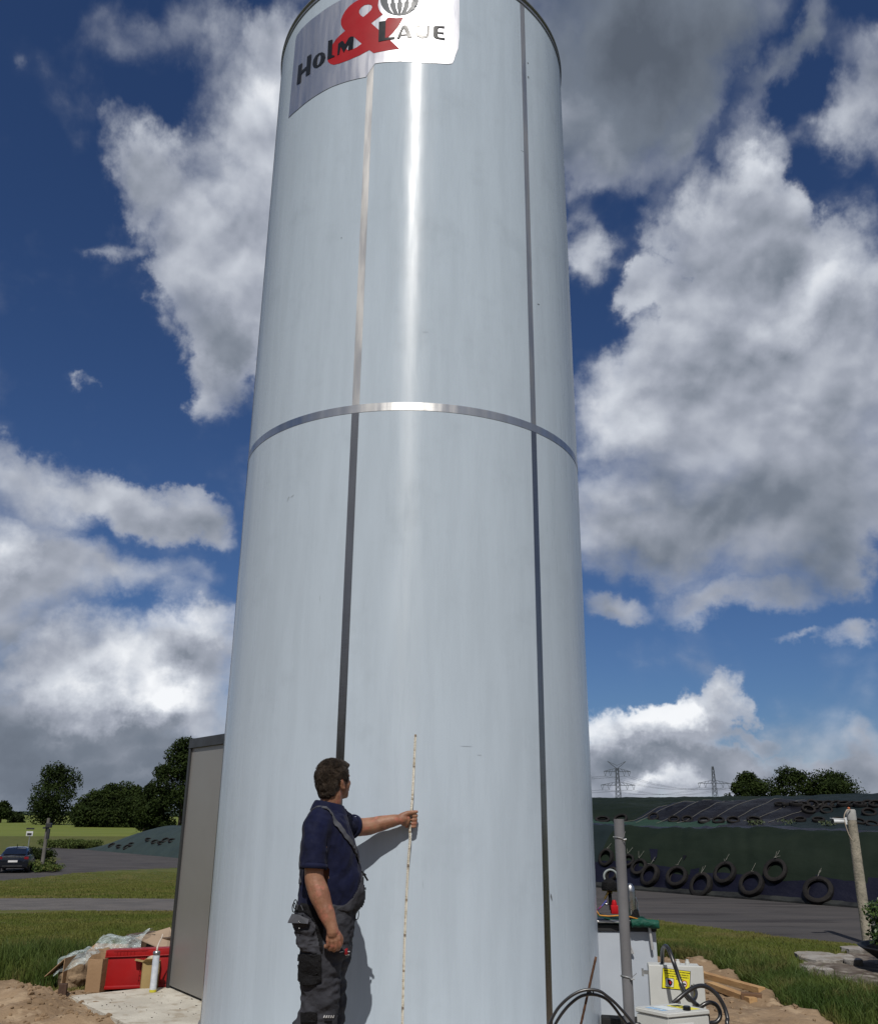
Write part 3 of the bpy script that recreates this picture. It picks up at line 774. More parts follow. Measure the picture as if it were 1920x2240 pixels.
# far hand: fist round the measuring stick
SX = Q(1022, 530, 5.872)     # stick in the grip
body.ell(Q(985, 530, 5.850), (.036, .024, .040), None, 14)
for k_, (vz, r0) in enumerate(((501, .0102), (530, .0106), (557, .0100), (582, .0088))):
    sx = 6-k_*3
    finger([Q(995, vz, 5.868), Q(1030+sx, vz-2, 5.889), Q(1060+sx, vz-4, 5.880), Q(1066+sx, vz+1, 5.862), Q(1040+sx, vz+3, 5.850)], [r0*1.1, r0, r0, r0*.98, r0*.82])
finger([Q(962, 505, 5.835), Q(1000, 484, 5.838), Q(1040, 476, 5.846), Q(1076, 470, 5.852)], [.021, .0165, .0135, .0098])
# legs under the trousers
hipY = 5.44
limb(body, [Q(360, 1300, 5.42), Q(350, 1650, 5.35), Q(330, 2000, 5.34), Vector((Q(300, 2072, 5.33).x, 5.34, .10))], [.07, .06, .05, .04], 12)
limb(body, [Q(430, 1300, 5.50), Q(440, 1650, 5.56), Q(440, 2000, 5.57), Vector((Q(440, 2072, 5.58).x, 5.57, .10))], [.07, .055, .045, .04], 12)
bme = remesh(body.mesh('body'), .0042, 2)
displace(bme, lambda p: .0007*noise.noise(p*60)+.0012*noise.noise(p*18))
body_o = link_mesh('body', bme, m_skin, man)
# eyes
for s_ in (1, -1):
    mb = MB(); mb.ell(Hd(.076, s_*.031, -.004), (.011, .012, .009), HM, 12); mb.build('eye', M('eyeball', (.55, .52, .48), None, 5, .2), body_o, smooth=True)
# fingernails on the gripping hand
# hair
hair = MB()
Eh = lambda c, r: hair.ell(Hd(*c), r, HM, 24)
Eh((-.016, 0, .030), (.106, .090, .092)); Eh((-.052, 0, -.012), (.068, .084, .074)); Eh((-.062, 0, -.056), (.046, .068, .046)); Eh((.040, .0, .078), (.050, .060, .032))
Eh((.018, .064, .028), (.036, .018, .040)); Eh((.018, -.064, .028), (.036, .018, .040)); Eh((.012, .071, -.002), (.012, .009, .026)); Eh((.012, -.071, -.002), (.012, .009, .026))
Eh((.068, .018, .072), (.030, .040, .020))
hme = remesh(hair.mesh('hair'), .004, 1)
bm = bmesh.new(); bm.from_mesh(hme)
cut = []
inv = HM.transposed()
for v in bm.verts:
    q = inv @ (v.co-hc)
    # tufted surface: ridges running back and down
    tuft = noise.noise(Vector((q.x*28+q.z*12, q.y*70, q.z*22)))+.5*noise.noise(Vector((q.x*60, q.y*140, q.z*50)))
    v.co += Vector(v.normal)*(.0055*tuft)
    # hairline: keep forehead, cheek and ear clear
    if (q.x > .050 and q.z < .045) or (q.x > .026 and q.z < -.005) or (q.z < -.035 and q.x > -.022) or (abs(q.y) > .074 and -.030 < q.x < .016 and q.z < .000): cut.append(v)
bmesh.ops.delete(bm, geom=cut, context='VERTS')
bm.to_mesh(hme); bm.free()
hair_o = link_mesh('hair', hme, m_hair, man)
# short locks give the outline its broken edge
mb = MB()
for _ in range(1500):
    th, ph = random.uniform(-pi, pi), random.uniform(-.35, 1.45)
    q = Vector((cos(th)*cos(ph)*.104-.016, sin(th)*cos(ph)*.086, sin(ph)*.093+.028))
    if q.x > .050 and q.z < .055: continue
    if q.z < -.02 and q.x > -.035: continue
    p = Hd(*q); nrm = (HM @ Vector((q.x+.016, q.y*1.2, q.z-.028))).normalized()
    tdir = (HM @ Vector((random.uniform(.1, .9), random.uniform(-.4, .4), -.5 if q.z < .07 else .1)))
    tdir = (tdir-nrm*tdir.dot(nrm)).normalized()
    L_ = random.uniform(.016, .034)
    mb.tube([p-nrm*.003, p+tdir*L_*.6+nrm*.005, p+tdir*L_+nrm*.004], [.0021, .0017, .0004], 4, caps=False)
mb.build('hair_locks', m_hair, hair_o)

# --- polo shirt
def folds(me, amp, f, axis=(1, 1, 1)):
    ax = Vector(axis)
    def fn(p):
        q = Vector((p.x*f*ax.x, p.y*f*ax.y, p.z*f*ax.z))
        w = noise.noise(q+Vector((0, 0, noise.noise(q*.5)*1.5)))
        return amp*(w-abs(noise.noise(q*1.7))*.8)
    displace(me, fn)
shirt = MB(); torso(shirt, .0, 470, 1220)
limb(shirt, [Q(372, 520, 5.36), Q(338, 575, 5.275), Q(312, 700, 5.245), Q(300, 800, 5.235), Q(296, 872, 5.23)], [.075, .088, .082, .078, .076], 20)
limb(shirt, [Q(440, 540, 5.55), Q(500, 555, 5.67), Q(560, 575, 5.735), Q(586, 582, 5.752)], [.080, .080, .074, .071], 20)
shirt.ell(Q(385, 500, 5.42), (.085, .15, .05), Matrix.Rotation(YAW, 3, 'Z'), 18)
sme = remesh(shirt.mesh('shirt'), .0065, 3)
folds(sme, .012, 7, (1.6, 1.6, 1.0)); folds(sme, .006, 19, (1.2, 1.2, .5))
bm = bmesh.new(); bm.from_mesh(sme)
for hc_, ax_ in ((Q(296, 892, 5.229), Q(296, 872, 5.23)-Q(312, 700, 5.245)), (Q(593, 583, 5.756), Q(590, 582, 5.752)-Q(500, 555, 5.67))):
    ax_ = ax_.normalized()
    bmesh.ops.delete(bm, geom=[v for v in bm.verts if (v.co-hc_).length < .14 and (v.co-hc_).dot(ax_) > 0 and ((v.co-hc_)-ax_*(v.co-hc_).dot(ax_)).length < .088], context='VERTS')
bm.to_mesh(sme); bm.free()
shirt_o = link_mesh('shirt', sme, m_shirt, man)
def hem(c, ax, r, w=.012, parent=None, mat=None, name='sleeve_hem'):
    ax = Vector(ax).normalized()
    R3 = ax.to_track_quat('Z', 'Y').to_matrix()
    mb = MB(); mb.lathe([(r-.006, -w), (r+.001, -w), (r+.003, 0), (r+.001, w), (r-.006, w)], c=c, seg=28, mtx=R3)
    return mb.build(name, mat or m_shirt, parent, smooth=True)
hem(Q(296, 885, 5.229), Q(296, 872, 5.23)-Q(312, 700, 5.245), .0745, .014, shirt_o)
hem(Q(590, 583, 5.754), Q(590, 582, 5.752)-Q(500, 555, 5.67), .0700, .012, shirt_o)
# collar: raised band, turned over, open at the throat
mb = MB(); cc = Q(416, 412, 5.435); cyaw = radians(20)
R_ = []
for k in range(26):
    t = radians(28)+radians(304)*k/25           # opening to the front
    fx, fy = cos(t), sin(t)
    drop = -.030*(fx*.5+.5)-.004                   # lower at the throat
    def pt(r, dz):
        x, y = fx*r*1.02, fy*r*.95
        return Vector((cc.x+x*cos(cyaw)-y*sin(cyaw), cc.y+x*sin(cyaw)+y*cos(cyaw), cc.z+drop+dz))
    R_.append([pt(.079, -.040), pt(.076, -.010), pt(.074, .022), pt(.077, .026), pt(.085, .023), pt(.098, .000), pt(.110, -.030), pt(.106, -.034), pt(.092, -.012)])
mb.rings(R_, caps=True, closed=True)
mb.build('collar', m_shirt, shirt_o, smooth='auto')
mb = MB(); mb.bar(Q(520, 452, 5.46), Q(546, 500, 5.50), .035, .010, bevel=.003); mb.build('placket', m_shirt, shirt_o)

# --- work trousers: waist, seat and both legs in one surface
tr = MB()
R_ = []
for v, u0, u1, b in ((1150, 176, 668, .188), (1200, 158, 640, .190), (1250, 146, 620, .192), (1330, 150, 612, .196), (1420, 172, 600, .196), (1500, 196, 592, .190), (1560, 205, 570, .180)):
    A_, B_ = Q(u0, v), Q(u1, v); c = (A_+B_)/2; hw = (B_.x-A_.x)/2
    R_.append(ringpts(c, math.sqrt(max(.003, hw*hw-(b*sin(YAW))**2))/cos(YAW), b))
tr.rings(R_)
def leg(mb, rows, Y, b):
    R_ = []
    for v, u0, u1 in rows:
        A_, B_ = Q(u0, v, Y), Q(u1, v, Y); c = (A_+B_)/2
        R_.append(ringpts(c, (B_.x-A_.x)/2, b*(.8+.2*(2072-v)/600), yaw=.1, pw=2.1))
    foot = R_[-1]; cz = sum(p.z for p in foot)/len(foot); cx_ = sum(p.x for p in foot)/len(foot); cy_ = sum(p.y for p in foot)/len(foot)
    for z, k, dx in ((.28, .88, -.005), (.12, .92, .0), (.075, .98, .01)):
        R_.append([Vector((cx_+dx+(p.x-cx_)*k, cy_+(p.y-cy_)*k, z)) for p in foot])
    mb.rings(R_); return Vector((cx_, cy_, 0))
fr = leg(tr, ((1450, 190, 520), (1600, 192, 516), (1720, 190, 505), (1850, 192, 500), (1960, 178, 492), (2072, 140, 478)), 5.345, .105)
fl = leg(tr, ((1450, 300, 592), (1600, 320, 572), (1720, 330, 552), (1850, 340, 545), (1960, 345, 540), (2072, 340, 530)), 5.57, .10)
tme = remesh(tr.mesh('trousers'), .0065, 3)
folds(tme, .013, 8, (1, 1, 1.8)); folds(tme, .004, 26, (1, 1, 1.5))
trou = link_mesh('trousers', tme, m_trou, man)
bvt = BVHTree.FromPolygons([v.co+PC for v in tme.vertices], [p.vertices[:] for p in tme.polygons])
bvs = BVHTree.FromPolygons([v.co+PC for v in sme.vertices], [p.vertices[:] for p in sme.polygons])
# boots
for c in (fr, fl):
    mb = MB()
    mb.rings([ringpts((c.x+.055, c.y, z), a, b, yaw=.15, n=20, pw=2.6) for z, a, b in ((.012, .150, .052), (.05, .150, .054), (.075, .135, .050))]+[ringpts((c.x+.01, c.y, .13), .07, .050, yaw=.15, n=20)])
    bo = mb.build('boot', m_blackcloth, man, smooth='auto')
    mb = MB(); mb.rings([ringpts((c.x+.055, c.y, z), .155, .056, yaw=.15, n=20, pw=2.6) for z in (-.0, .014)]); mb.build('sole', M('rubber', (.02, .02, .02), None, 5, .8), bo)
# panels that lie on the cloth: outline seen on the figure, thrown onto the garment's surface
def patch(poly, name, mat, bvh, parent, off=.004, thick=.004, step=7):
    us = [p[0] for p in poly]; vs_ = [p[1] for p in poly]
    nu = max(2, int((max(us)-min(us))/step)+1); nv = max(2, int((max(vs_)-min(vs_))/step)+1)
    grid = {}; bm = bmesh.new()
    for i in range(nu+1):
        for j in range(nv+1):
            u = min(us)+(max(us)-min(us))*i/nu; v = min(vs_)+(max(vs_)-min(vs_))*j/nv
            d = ray(600+u/3.4528, 1640+v/3.4533).normalized()
            h = bvh.ray_cast(EYE, d)
            if h[0] is None: continue
            grid[i, j] = (h[0]+h[1]*off, inpoly(u, v, poly))
    vm = {}
    def V_(k):
        if k not in vm: vm[k] = bm.verts.new(grid[k][0])
        return vm[k]
    for i in range(nu):
        for j in range(nv):
            ks = [(i, j), (i+1, j), (i+1, j+1), (i, j+1)]
            if all(k in grid for k in ks) and sum(grid[k][1] for k in ks) >= 3:
                if max((grid[ks[a]][0]-grid[ks[a-1]][0]).length for a in range(4)) < .05: bm.faces.new([V_(k) for k in ks])
    if not bm.faces: bm.free(); return None
    bmesh.ops.recalc_face_normals(bm, faces=bm.faces)
    r = bmesh.ops.solidify(bm, geom=bm.faces[:], thickness=thick)
    me = bpy.data.meshes.new(name); bm.to_mesh(me); bm.free()
    me.polygons.foreach_set('use_smooth', [True]*len(me.polygons))
    return link_mesh(name, me, mat, parent)
patch([(196, 1545), (362, 1540), (362, 1680), (352, 1765), (300, 1785), (215, 1778), (196, 1740)], 'thigh_pocket', m_blackcloth, bvt, trou, .008, .008)
patch([(150, 1165), (176, 1000), (240, 1010), (262, 1110), (330, 1230), (372, 1330), (372, 1540), (352, 1545), (300, 1300), (250, 1240), (140, 1225)], 'side_panel', m_blackcloth, bvt, trou, .005, .004)
patch([(205, 1985), (330, 1975), (322, 2070), (200, 2071)], 'knee_patch', m_blackcloth, bvt, trou, .006, .005)
for k in range(5):
    u = 368+k*17
    patch([(u, 2028), (u+9, 2008), (u+16, 2008), (u+8, 2030)], 'reflective_print', m_white, bvt, trou, .003, .001, 2)
patch([(370, 2044), (438, 2040), (436, 2060), (368, 2062)], 'leg_pocket_edge', m_blackcloth, bvt, trou, .004, .002)
# little logo print on the thigh
patch([(527, 1515), (545, 1497), (553, 1510), (546, 1524), (556, 1540), (541, 1555), (522, 1545), (531, 1530)], 'red_print', M('red_print', (.28, .012, .018)), bvt, trou, .003, .001, 2)
for q in ([(488, 1530), (520, 1524), (520, 1531), (490, 1536)], [(550, 1524), (570, 1522), (570, 1530), (552, 1533)], [(533, 1550), (566, 1546), (566, 1552), (534, 1556)]):
    patch(q, 'white_print', m_white, bvt, trou, .003, .001, 2)
# back pouch with flap
mb = MB(); pc = Q(232, 1400, 5.28)
R_ = []
for v, u0, u1 in ((1285, 130, 300), (1340, 142, 315), (1400, 158, 322), (1460, 176, 340), (1520, 205, 356), (1545, 235, 350)):
    A_, B_ = Q(u0, v, 5.29), Q(u1, v, 5.29); c = (A_+B_)/2; R_.append(ringpts(c, (B_.x-A_.x)/2, .055 if v < 1530 else .035, yaw=-.35, pw=2.8))
mb.rings(R_); pme = remesh(mb.mesh('pouch'), .006, 2); folds(pme, .016, 16, (1, 1, 2))
pouch = link_mesh('holster_pouch', pme, m_trou, trou)
mb = MB()
fl_ = [Q(132, 1242, 5.25), Q(180, 1250, 5.225), Q(262, 1286, 5.215), Q(252, 1318, 5.205), Q(190, 1312, 5.205), Q(100, 1312, 5.235), Q(104, 1298, 5.24)]
mb.prism(fl_, (0.002, .008, 0)); mb.build('pocket_flap', m_strap, pouch)
mb = MB(); mb.ell(Q(188, 1352, 5.222), (.004, .004, .004)); mb.build('press_stud', m_steelsmall, pouch, smooth=True)
mb = MB(); mb.ell(Q(186, 1300, 5.203), (.004, .004, .004)); mb.build('press_stud', m_steelsmall, pouch, smooth=True)
# carabiner loops at the back waist and a loop at the front
for (u, v, Y, r) in ((158, 1170, 5.30, .018), (148, 1195, 5.31, .018), (622, 1245, 5.43, .022)):
    mb = MB(); c = Q(u, v, Y)
    mb.tube([c+Vector((r*.5*cos(a), 0, r*1.3*sin(a))) for a in np.linspace(0, 2*pi, 17)], .0028, 6, caps=False)
    mb.build('loop', m_blackcloth, trou, smooth=True)
mb = MB(); mb.bar(Q(200, 1175, 5.25), Q(218, 1215, 5.25), .012, .004); mb.bar(Q(178, 1172, 5.26), Q(168, 1210, 5.26), .010, .004); mb.build('belt_loop', m_strap, trou)
# bib front: sheet over the belly, and straps over the shoulders
def on(bvh, p, off):
    h = bvh.find_nearest(p)
    return h[0]+h[1]*off, h[1]
bib = [(455, 1200), (540, 1165), (585, 1120), (622, 1060), (640, 1000), (648, 940), (655, 925), (682, 960), (684, 1050), (672, 1130), (668, 1170), (625, 1205), (620, 1262), (540, 1262), (470, 1240)]
patch(bib, 'bib', m_trou, bvs, trou, .006, .006, 6)
def ribbon(pts, w, name, mat, bvh, parent, off=.007, th=.004):
    P = []
    for a, b in zip(pts[:-1], pts[1:]):
        for k in range(8): P.append(Vector(a).lerp(Vector(b), k/8))
    P.append(Vector(pts[-1]))
    S_ = [on(bvh, p, off) for p in P]
    R_ = []
    for i, (p, nrm) in enumerate(S_):
        d = (S_[min(i+1, len(S_)-1)][0]-S_[max(i-1, 0)][0]).normalized(); s = d.cross(nrm).normalized()
        R_.append([p+s*w/2, p+s*w/2+nrm*th, p-s*w/2+nrm*th, p-s*w/2])
    mb = MB(); mb.rings(R_); return mb.build(name, mat, parent, smooth='auto')
ribbon([Q(196, 1010, 5.36), Q(188, 860, 5.40), Q(196, 700, 5.40), Q(232, 580, 5.36), Q(285, 512, 5.33), Q(345, 480, 5.30), Q(410, 500, 5.27), Q(480, 570, 5.26), Q(545, 650, 5.28), Q(592, 720, 5.33), Q(622, 800, 5.38)], .027, 'brace_strap', m_strap, bvs, trou)
ribbon([Q(596, 735, 5.34), Q(610, 800, 5.37), Q(628, 868, 5.39)], .024, 'strap_end', m_strap, bvs, trou, .012)
mb = MB(); mb.bar(Q(652, 925, 5.44), Q(690, 955, 5.44), .03, .014, bevel=.003); mb.bar(Q(680, 950, 5.44), Q(706, 992, 5.44), .010, .010); mb.bar(Q(620, 760, 5.39), Q(640, 900, 5.42), .012, .005)
mb.build('buckle', m_blackcloth, trou)

# --- folding rule
m_rule = M('rule_white', (.62, .60, .53), (.52, .50, .43), 30, .5, c3=(.35, .30, .22), s3=60)
m_ruledark = M('rule_marks', (.16, .13, .10), (.25, .20, .14), 90, .6)
rp = [(908.5, 1607), (905, 1680), (901.5, 1745), (899, 1775), (896.5, 1800), (895.5, 1815), (897, 1830), (893, 1880), (889, 1960), (885, 2050), (882, 2150), (880, 2240)]
def rpt(px, py, extra=0.0):
    s, z = cyl_hit(px, py); g = math.exp(-((z-1.46)/.22)**2)*.034
    return on_cyl(s, z, .006+g+extra)
RP = [rpt(*q) for q in rp]; RP.append(Vector((RP[-1].x, RP[-1].y, .04)))
rule = thing('folding_rule', (RP[-1].x, RP[-1].y, .04), 'thin white folding rule standing upright against the silo in the man\'s fist', 'measuring stick')
zc = [RP[0].z-.2*k for k in range(11)]
def ruleat(z):
    for a, b in zip(RP[:-1], RP[1:]):
        if b.z <= z <= a.z: return a.lerp(b, (a.z-z)/(a.z-b.z))
    return RP[-1]
for k in range(10):
    z0 = RP[0].z-.196*k; z1 = z0-.204
    mb = MB(); n_ = 8
    ps = [ruleat(max(.04, z0+(z1-z0)*i/n_))+Vector((0, -.0028*(k % 2), 0)) for i in range(n_+1)]
    for a, b in zip(ps[:-1], ps[1:]): mb.bar(a, b+(b-a)*.02, .0145, .003, up=(0, 1, 0))
    seg_o = mb.build('rule_section', m_rule, rule)
    mk = MB()
    for i in range(1, 20):
        p = ruleat(z0+(z1-z0)*i/20)+Vector((-.0035 if i % 2 else -.0020, -.0024-.0028*(k % 2), 0))
        mk.box(p, (.006 if i % 5 else .009, .0012, .0018))
    p = ruleat(z0); mk.box(p+Vector((0, -.0035, -.006)), (.0135, .003, .012))
    mk.build('scale_marks', m_ruledark, seg_o)
# ================================================================== LEFT: cabinet and litter
m_cab = M('taupe_panel', (.255, .25, .238), (.235, .23, .22), .8, .40, .35, bump=.05, bscale=3)
m_trim = M('anthracite_trim', (.040, .041, .043), (.033, .034, .036), 3, .4, .2)
cab = thing('metal_cabinet', (-2.37, 8.80, .035), 'tall taupe metal cabinet with dark corner trim standing half behind the silo', 'cabinet')
A_ = Vector((-2.375, 8.81, .035)); fd = Vector((-1.775, 7.985, 0))-Vector((-2.375, 8.81, 0)); fd.normalize(); bd = Vector((-fd.y, fd.x, 0)); bd = bd if bd.y > 0 and bd.x > 0 else Vector((abs(fd.y), abs(fd.x), 0))
LW, DW, HT = 1.00, 1.15, at(408, 1617, 8.81).z-.035
ccen = A_+fd*LW/2+bd*DW/2; rzc = atan2(fd.y, fd.x)
mb = MB(); mb.box(ccen+Vector((0, 0, HT/2-.02)), (LW-.03, DW-.03, HT-.08), rzc, bevel=.004); mb.build('panel', m_cab, cab)
mb = MB(); mb.box(ccen+Vector((0, 0, HT-.045)), (LW+.012, DW+.012, .09), rzc, bevel=.004); mb.build('top_trim', m_trim, cab)
for (a, b) in ((0, 0), (1, 0), (0, 1), (1, 1)):
    mb = MB(); q = A_+fd*(LW*a)+bd*(DW*b)+fd*(.018*(1-2*a))+bd*(.018*(1-2*b)); mb.box(q+Vector((0, 0, (HT-.09)/2)), (.042, .042, HT-.092), rzc, bevel=.003); mb.build('corner_trim', m_trim, cab)
mb = MB(); mb.box(A_+fd*(LW-.07)-bd*(-.002)+Vector((0, 0, HT/2)), (.004, .006, HT-.2), rzc); mb.build('panel_joint', m_trim, cab)

m_card = M('cardboard', (.30, .195, .115), (.25, .16, .09), 3, .85, bump=.2, bscale=30)
m_card2 = M('cardboard_pale', (.36, .27, .19), (.31, .23, .16), 3, .85, bump=.15, bscale=20)
m_tape = M('dark_label', (.05, .045, .04))
def sheet(mb, a, b, c, d, th=.004):
    a, b, c, d = map(Vector, (a, b, c, d)); n = (b-a).cross(d-a).normalized()*th
    mb.prism([a, b, c, d], n)
def open_box(name, c, sx, sy, h, rz, mat, label, cat, flaps, th=.006, torn={}):
    t_ = thing(name, c, label, cat); c = Vector(c)
    ex = Vector((cos(rz), sin(rz), 0)); ey = Vector((-sin(rz), cos(rz), 0)); up = Vector((0, 0, h))
    P = [c-ex*sx/2-ey*sy/2, c+ex*sx/2-ey*sy/2, c+ex*sx/2+ey*sy/2, c-ex*sx/2+ey*sy/2]
    for k in range(4):
        a, b = P[k], P[(k+1) % 4]; mb = MB()
        if k in torn: a = a.lerp(b, torn[k])
        sheet(mb, a, b, b+up, a+up, -th); mb.build('side_wall', mat, t_)
    mb = MB(); mb.prism([p+Vector((0, 0, .003)) for p in P], (0, 0, th)); mb.build('floor', mat, t_)
    for k, (ln, ang, skew) in flaps.items():
        a, b = P[k], P[(k+1) % 4]; out = (b-a).cross(Vector((0, 0, 1))).normalized()
        d = out*ln*cos(ang)+Vector((0, 0, 1))*ln*sin(ang); s = (b-a)*skew
        mb = MB(); sheet(mb, a+up, b+up, b+up+d-s, a+up+d+s, th); mb.build('flap', mat, t_)
    return t_
b0 = hit(160, 2174); b1 = hit(219, 2167)
open_box('cardboard_box', ((b0.x+b1.x)/2-.02, b0.y+.22, 0.0), .36, .40, .27, radians(-6), m_card, 'open brown cardboard box with folded out flap left of the red crate', 'box',
         {3: (.22, radians(-42), .0), 2: (.16, radians(20), .05)}, torn={0: .62})
# red crate standing on its side, smooth base to the camera
m_redp = M('red_plastic', (.27, .006, .007), (.23, .005, .006), 3, .42, spec=.35, bump=.04, bscale=20)
cr0 = hit(217, 2171); crate = thing('plastic_crate', cr0, 'red plastic crate lying on its side between the two cardboard boxes', 'crate')
cx1 = Vector((.62, .05, .02)).normalized(); cz1 = Vector((.03, .06, 1)).normalized(); cy1 = cz1.cross(cx1).normalized()
RM = Matrix((cx1, cy1, cz1)).transposed()
def cb(lx, ly, lz, sx, sy, sz, name, bev=.004, mat=None, par=None):
    mb = MB(); mb.box(cr0+Vector((0, .015, .015))+cx1*lx+cy1*ly+cz1*lz, (sx, sy, sz), rot=RM, bevel=bev); return mb.build(name, mat or m_redp, par or crate, smooth='auto')
LX, LZ, DP = .60, .315, .30
cb(LX/2, .006, LZ/2-.02, LX-.05, .012, LZ-.07, 'base_panel', .005)
cb(LX/2, .10, LZ-.004, LX, .22, .010, 'side_wall'); cb(LX/2, .10, .006, LX, .22, .010, 'side_wall')
cb(.005, .10, LZ/2, .010, .22, LZ, 'end_wall'); cb(LX-.005, .10, LZ/2, .010, .22, LZ, 'end_wall')
cb(LX/2, .005, LZ-.03, LX, .028, .050, 'stacking_rim'); cb(LX/2, .004, .014, LX, .030, .030, 'stacking_rim', .010)
cb(.014, .004, LZ/2, .028, .026, LZ-.02, 'stacking_rim', .008)
cb(LX/2, -.012, LZ-.055, LX-.01, .010, .008, 'stacking_rim')
mb = MB()
for k in range(8): mb.box(cr0+Vector((0, .015, .015))+cx1*.335-cy1*.004+cz1*(.03+.038*k), (.035, .010, .004), rot=RM)
for dx in (.318, .335, .352): mb.box(cr0+Vector((0, .015, .015))+cx1*dx-cy1*.004+cz1*(LZ/2), (.004, .010, LZ-.03), rot=RM)
for k in range(6): mb.box(cr0+Vector((0, .015, .015))+cx1*(.10+.03*k)-cy1*.012+cz1*(LZ-.03), (.003, .008, .04), rot=RM)
mb.box(cr0+Vector((0, .015, .015))+cx1*.22-cy1*.009+cz1*(LZ-.012), (.30, .008, .003), rot=RM); mb.build('rib_lattice', m_redp, crate)
# small tan carton with an object in it, in front of the crate
t0 = hit(299, 2172); open_box('carton', (t0.x+.085, t0.y+.08, 0), .15, .18, .25, radians(12), M('tan_carton', (.30, .22, .10), (.25, .18, .08), 4, .8), 'small tan carton with torn open top beside the sealant cartridge', 'box',
                              {0: (.05, radians(35), .2), 3: (.07, radians(10), .1), 2: (.06, radians(60), .1)})
mb = MB(); q = Vector((t0.x+.09, t0.y+.08, .15)); mb.lathe([(.0, .02), (.045, .02), (.05, .05), (.05, .12), (.03, .14), (.0, .14)], c=q, seg=16)
tag(mb.build('paper_bag', M('crumpled_paper', (.42, .38, .30), (.33, .29, .22), 20, .8, bump=1, bscale=30), smooth=True, loc=q), 'crumpled pale paper roll sticking out of the small carton', 'paper')
# sealant cartridge
g0 = hit(334, 2171, .035); g0.z = .036
car = thing('sealant_cartridge', g0, 'white sealant cartridge with bent nozzle standing on the slab corner', 'cartridge')
m_cart = M('cartridge_white', (.52, .55, .60), (.40, .44, .50), 22, .35)
mb = MB(); mb.lathe([(.001, .012), (.029, .012), (.029, .285), (.0285, .29), (.001, .29)], c=g0, seg=24); mb.build('tube', m_cart, car, smooth='auto')
mb = MB(); mb.lathe([(.001, 0), (.0305, 0), (.0305, .020), (.001, .020)], c=g0, seg=24); mb.build('base_cap', M('yellow_cap', (.55, .50, .05)), car, smooth='auto')
mb = MB(); mb.lathe([(.001, .29), (.030, .289), (.031, .312), (.027, .318), (.012, .32), (.001, .32)], c=g0, seg=24); mb.build('shoulder', m_steelsmall, car, smooth='auto')
mb = MB(); mb.tube([g0+Vector((0, 0, .315)), g0+Vector((.002, 0, .35)), g0+Vector((.015, 0, .39)), g0+Vector((.032, 0, .43)), g0+Vector((.036, 0, .455))], [.010, .0085, .006, .0045, .003], 10); mb.build('nozzle', M('nozzle_white', (.55, .50, .45)), car, smooth=True)
# large folded cardboard sheet leaning behind
ps = [at(296, 2053, 9.25), at(372, 2030, 9.7), at(390, 2075, 9.3), at(362, 2082, 9.0)]
mb = MB(); mb.prism(ps, (0, 0, .006)); cs = mb.build('cardboard_sheet', m_card2, loc=ps[3]); tag(cs, 'large flat pale cardboard sheet leaning against the cabinet above the crate', 'cardboard')
mb = MB(); q = at(331, 2050, 9.42); mb.box(q+Vector((0, 0, .012)), (.075, .012, .02), radians(-10)); mb.build('printed_label', m_tape, cs)
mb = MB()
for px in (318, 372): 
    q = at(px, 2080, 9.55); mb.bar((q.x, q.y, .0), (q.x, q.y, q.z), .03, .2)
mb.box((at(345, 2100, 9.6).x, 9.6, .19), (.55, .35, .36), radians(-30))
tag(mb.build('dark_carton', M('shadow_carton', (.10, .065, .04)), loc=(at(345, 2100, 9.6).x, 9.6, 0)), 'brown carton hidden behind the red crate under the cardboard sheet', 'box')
# crumpled clear plastic film over the boxes
m_poly = bpy.data.materials.new('clear_film'); m_poly.use_nodes = True
t = NT(m_poly.node_tree); b = t.n['Principled BSDF']
b.inputs['Base Color'].default_value = (.62, .72, .72, 1); b.inputs['Roughness'].default_value = .16; b.inputs['Specular IOR Level'].default_value = .9
tcn = t.new('ShaderNodeTexCoord')
t.put(b.inputs['Alpha'], t.maprange(t.noise(tcn.outputs['Object'], 14, 6, .6), .3, .7, .12, .55))
bn = t.new('ShaderNodeBump'); bn.inputs['Strength'].default_value = 1; bn.inputs['Distance'].default_value = .02
t.link(t.noise(tcn.outputs['Object'], 26, 6, .7), bn.inputs['Height']); t.link(bn.outputs[0], b.inputs['Normal'])
def film(pts_top, name, n=46, m=22, amp=.035):
    bm = bmesh.new(); G = []
    for i in range(n+1):
        row = []
        for j in range(m+1):
            u, v = i/n, j/m
            p = pts_top(u, v)
            q = Vector((p.x*7, p.y*7, p.z*7))
            d = Vector((noise.noise(q), noise.noise(q+Vector((9, 0, 0))), noise.noise(q+Vector((0, 9, 0)))))*amp*1.3
            r = abs(noise.noise(q*2.3))*amp
            row.append(bm.verts.new(p+d+Vector((0, 0, r))))
        G.append(row)
    for i in range(n):
        for j in range(m): bm.faces.new((G[i][j], G[i+1][j], G[i+1][j+1], G[i][j+1]))
    me = bpy.data.meshes.new(name); bm.to_mesh(me); bm.free()
    return me
def f1(u, v):
    x0, x1 = at(146, 2100, 9.1).x, at(232, 2100, 9.3).x
    x = x0+(x1-x0)*u; y = 8.75+.75*v
    z = .21+.12*math.sin(pi*min(1, v*1.15))*(1-.45*u)-.12*(1-u)**3
    return Vector((x, y, z))
film1 = link_mesh('plastic_film', film(f1, 'plastic_film'), m_poly, loc=(-3.2, 9, .1)); tag(film1, 'crumpled clear plastic film draped over the open cardboard box', 'plastic film')
def f2(u, v):
    x0, x1 = at(215, 2090, 9.3).x, at(322, 2085, 9.3).x
    x = x0+(x1-x0)*u; y = 9.1+.5*v
    z = .30+.07*math.sin(pi*v)+.07*max(0, (u-.75)*4)*math.sin(pi*v)
    return Vector((x, y, z))
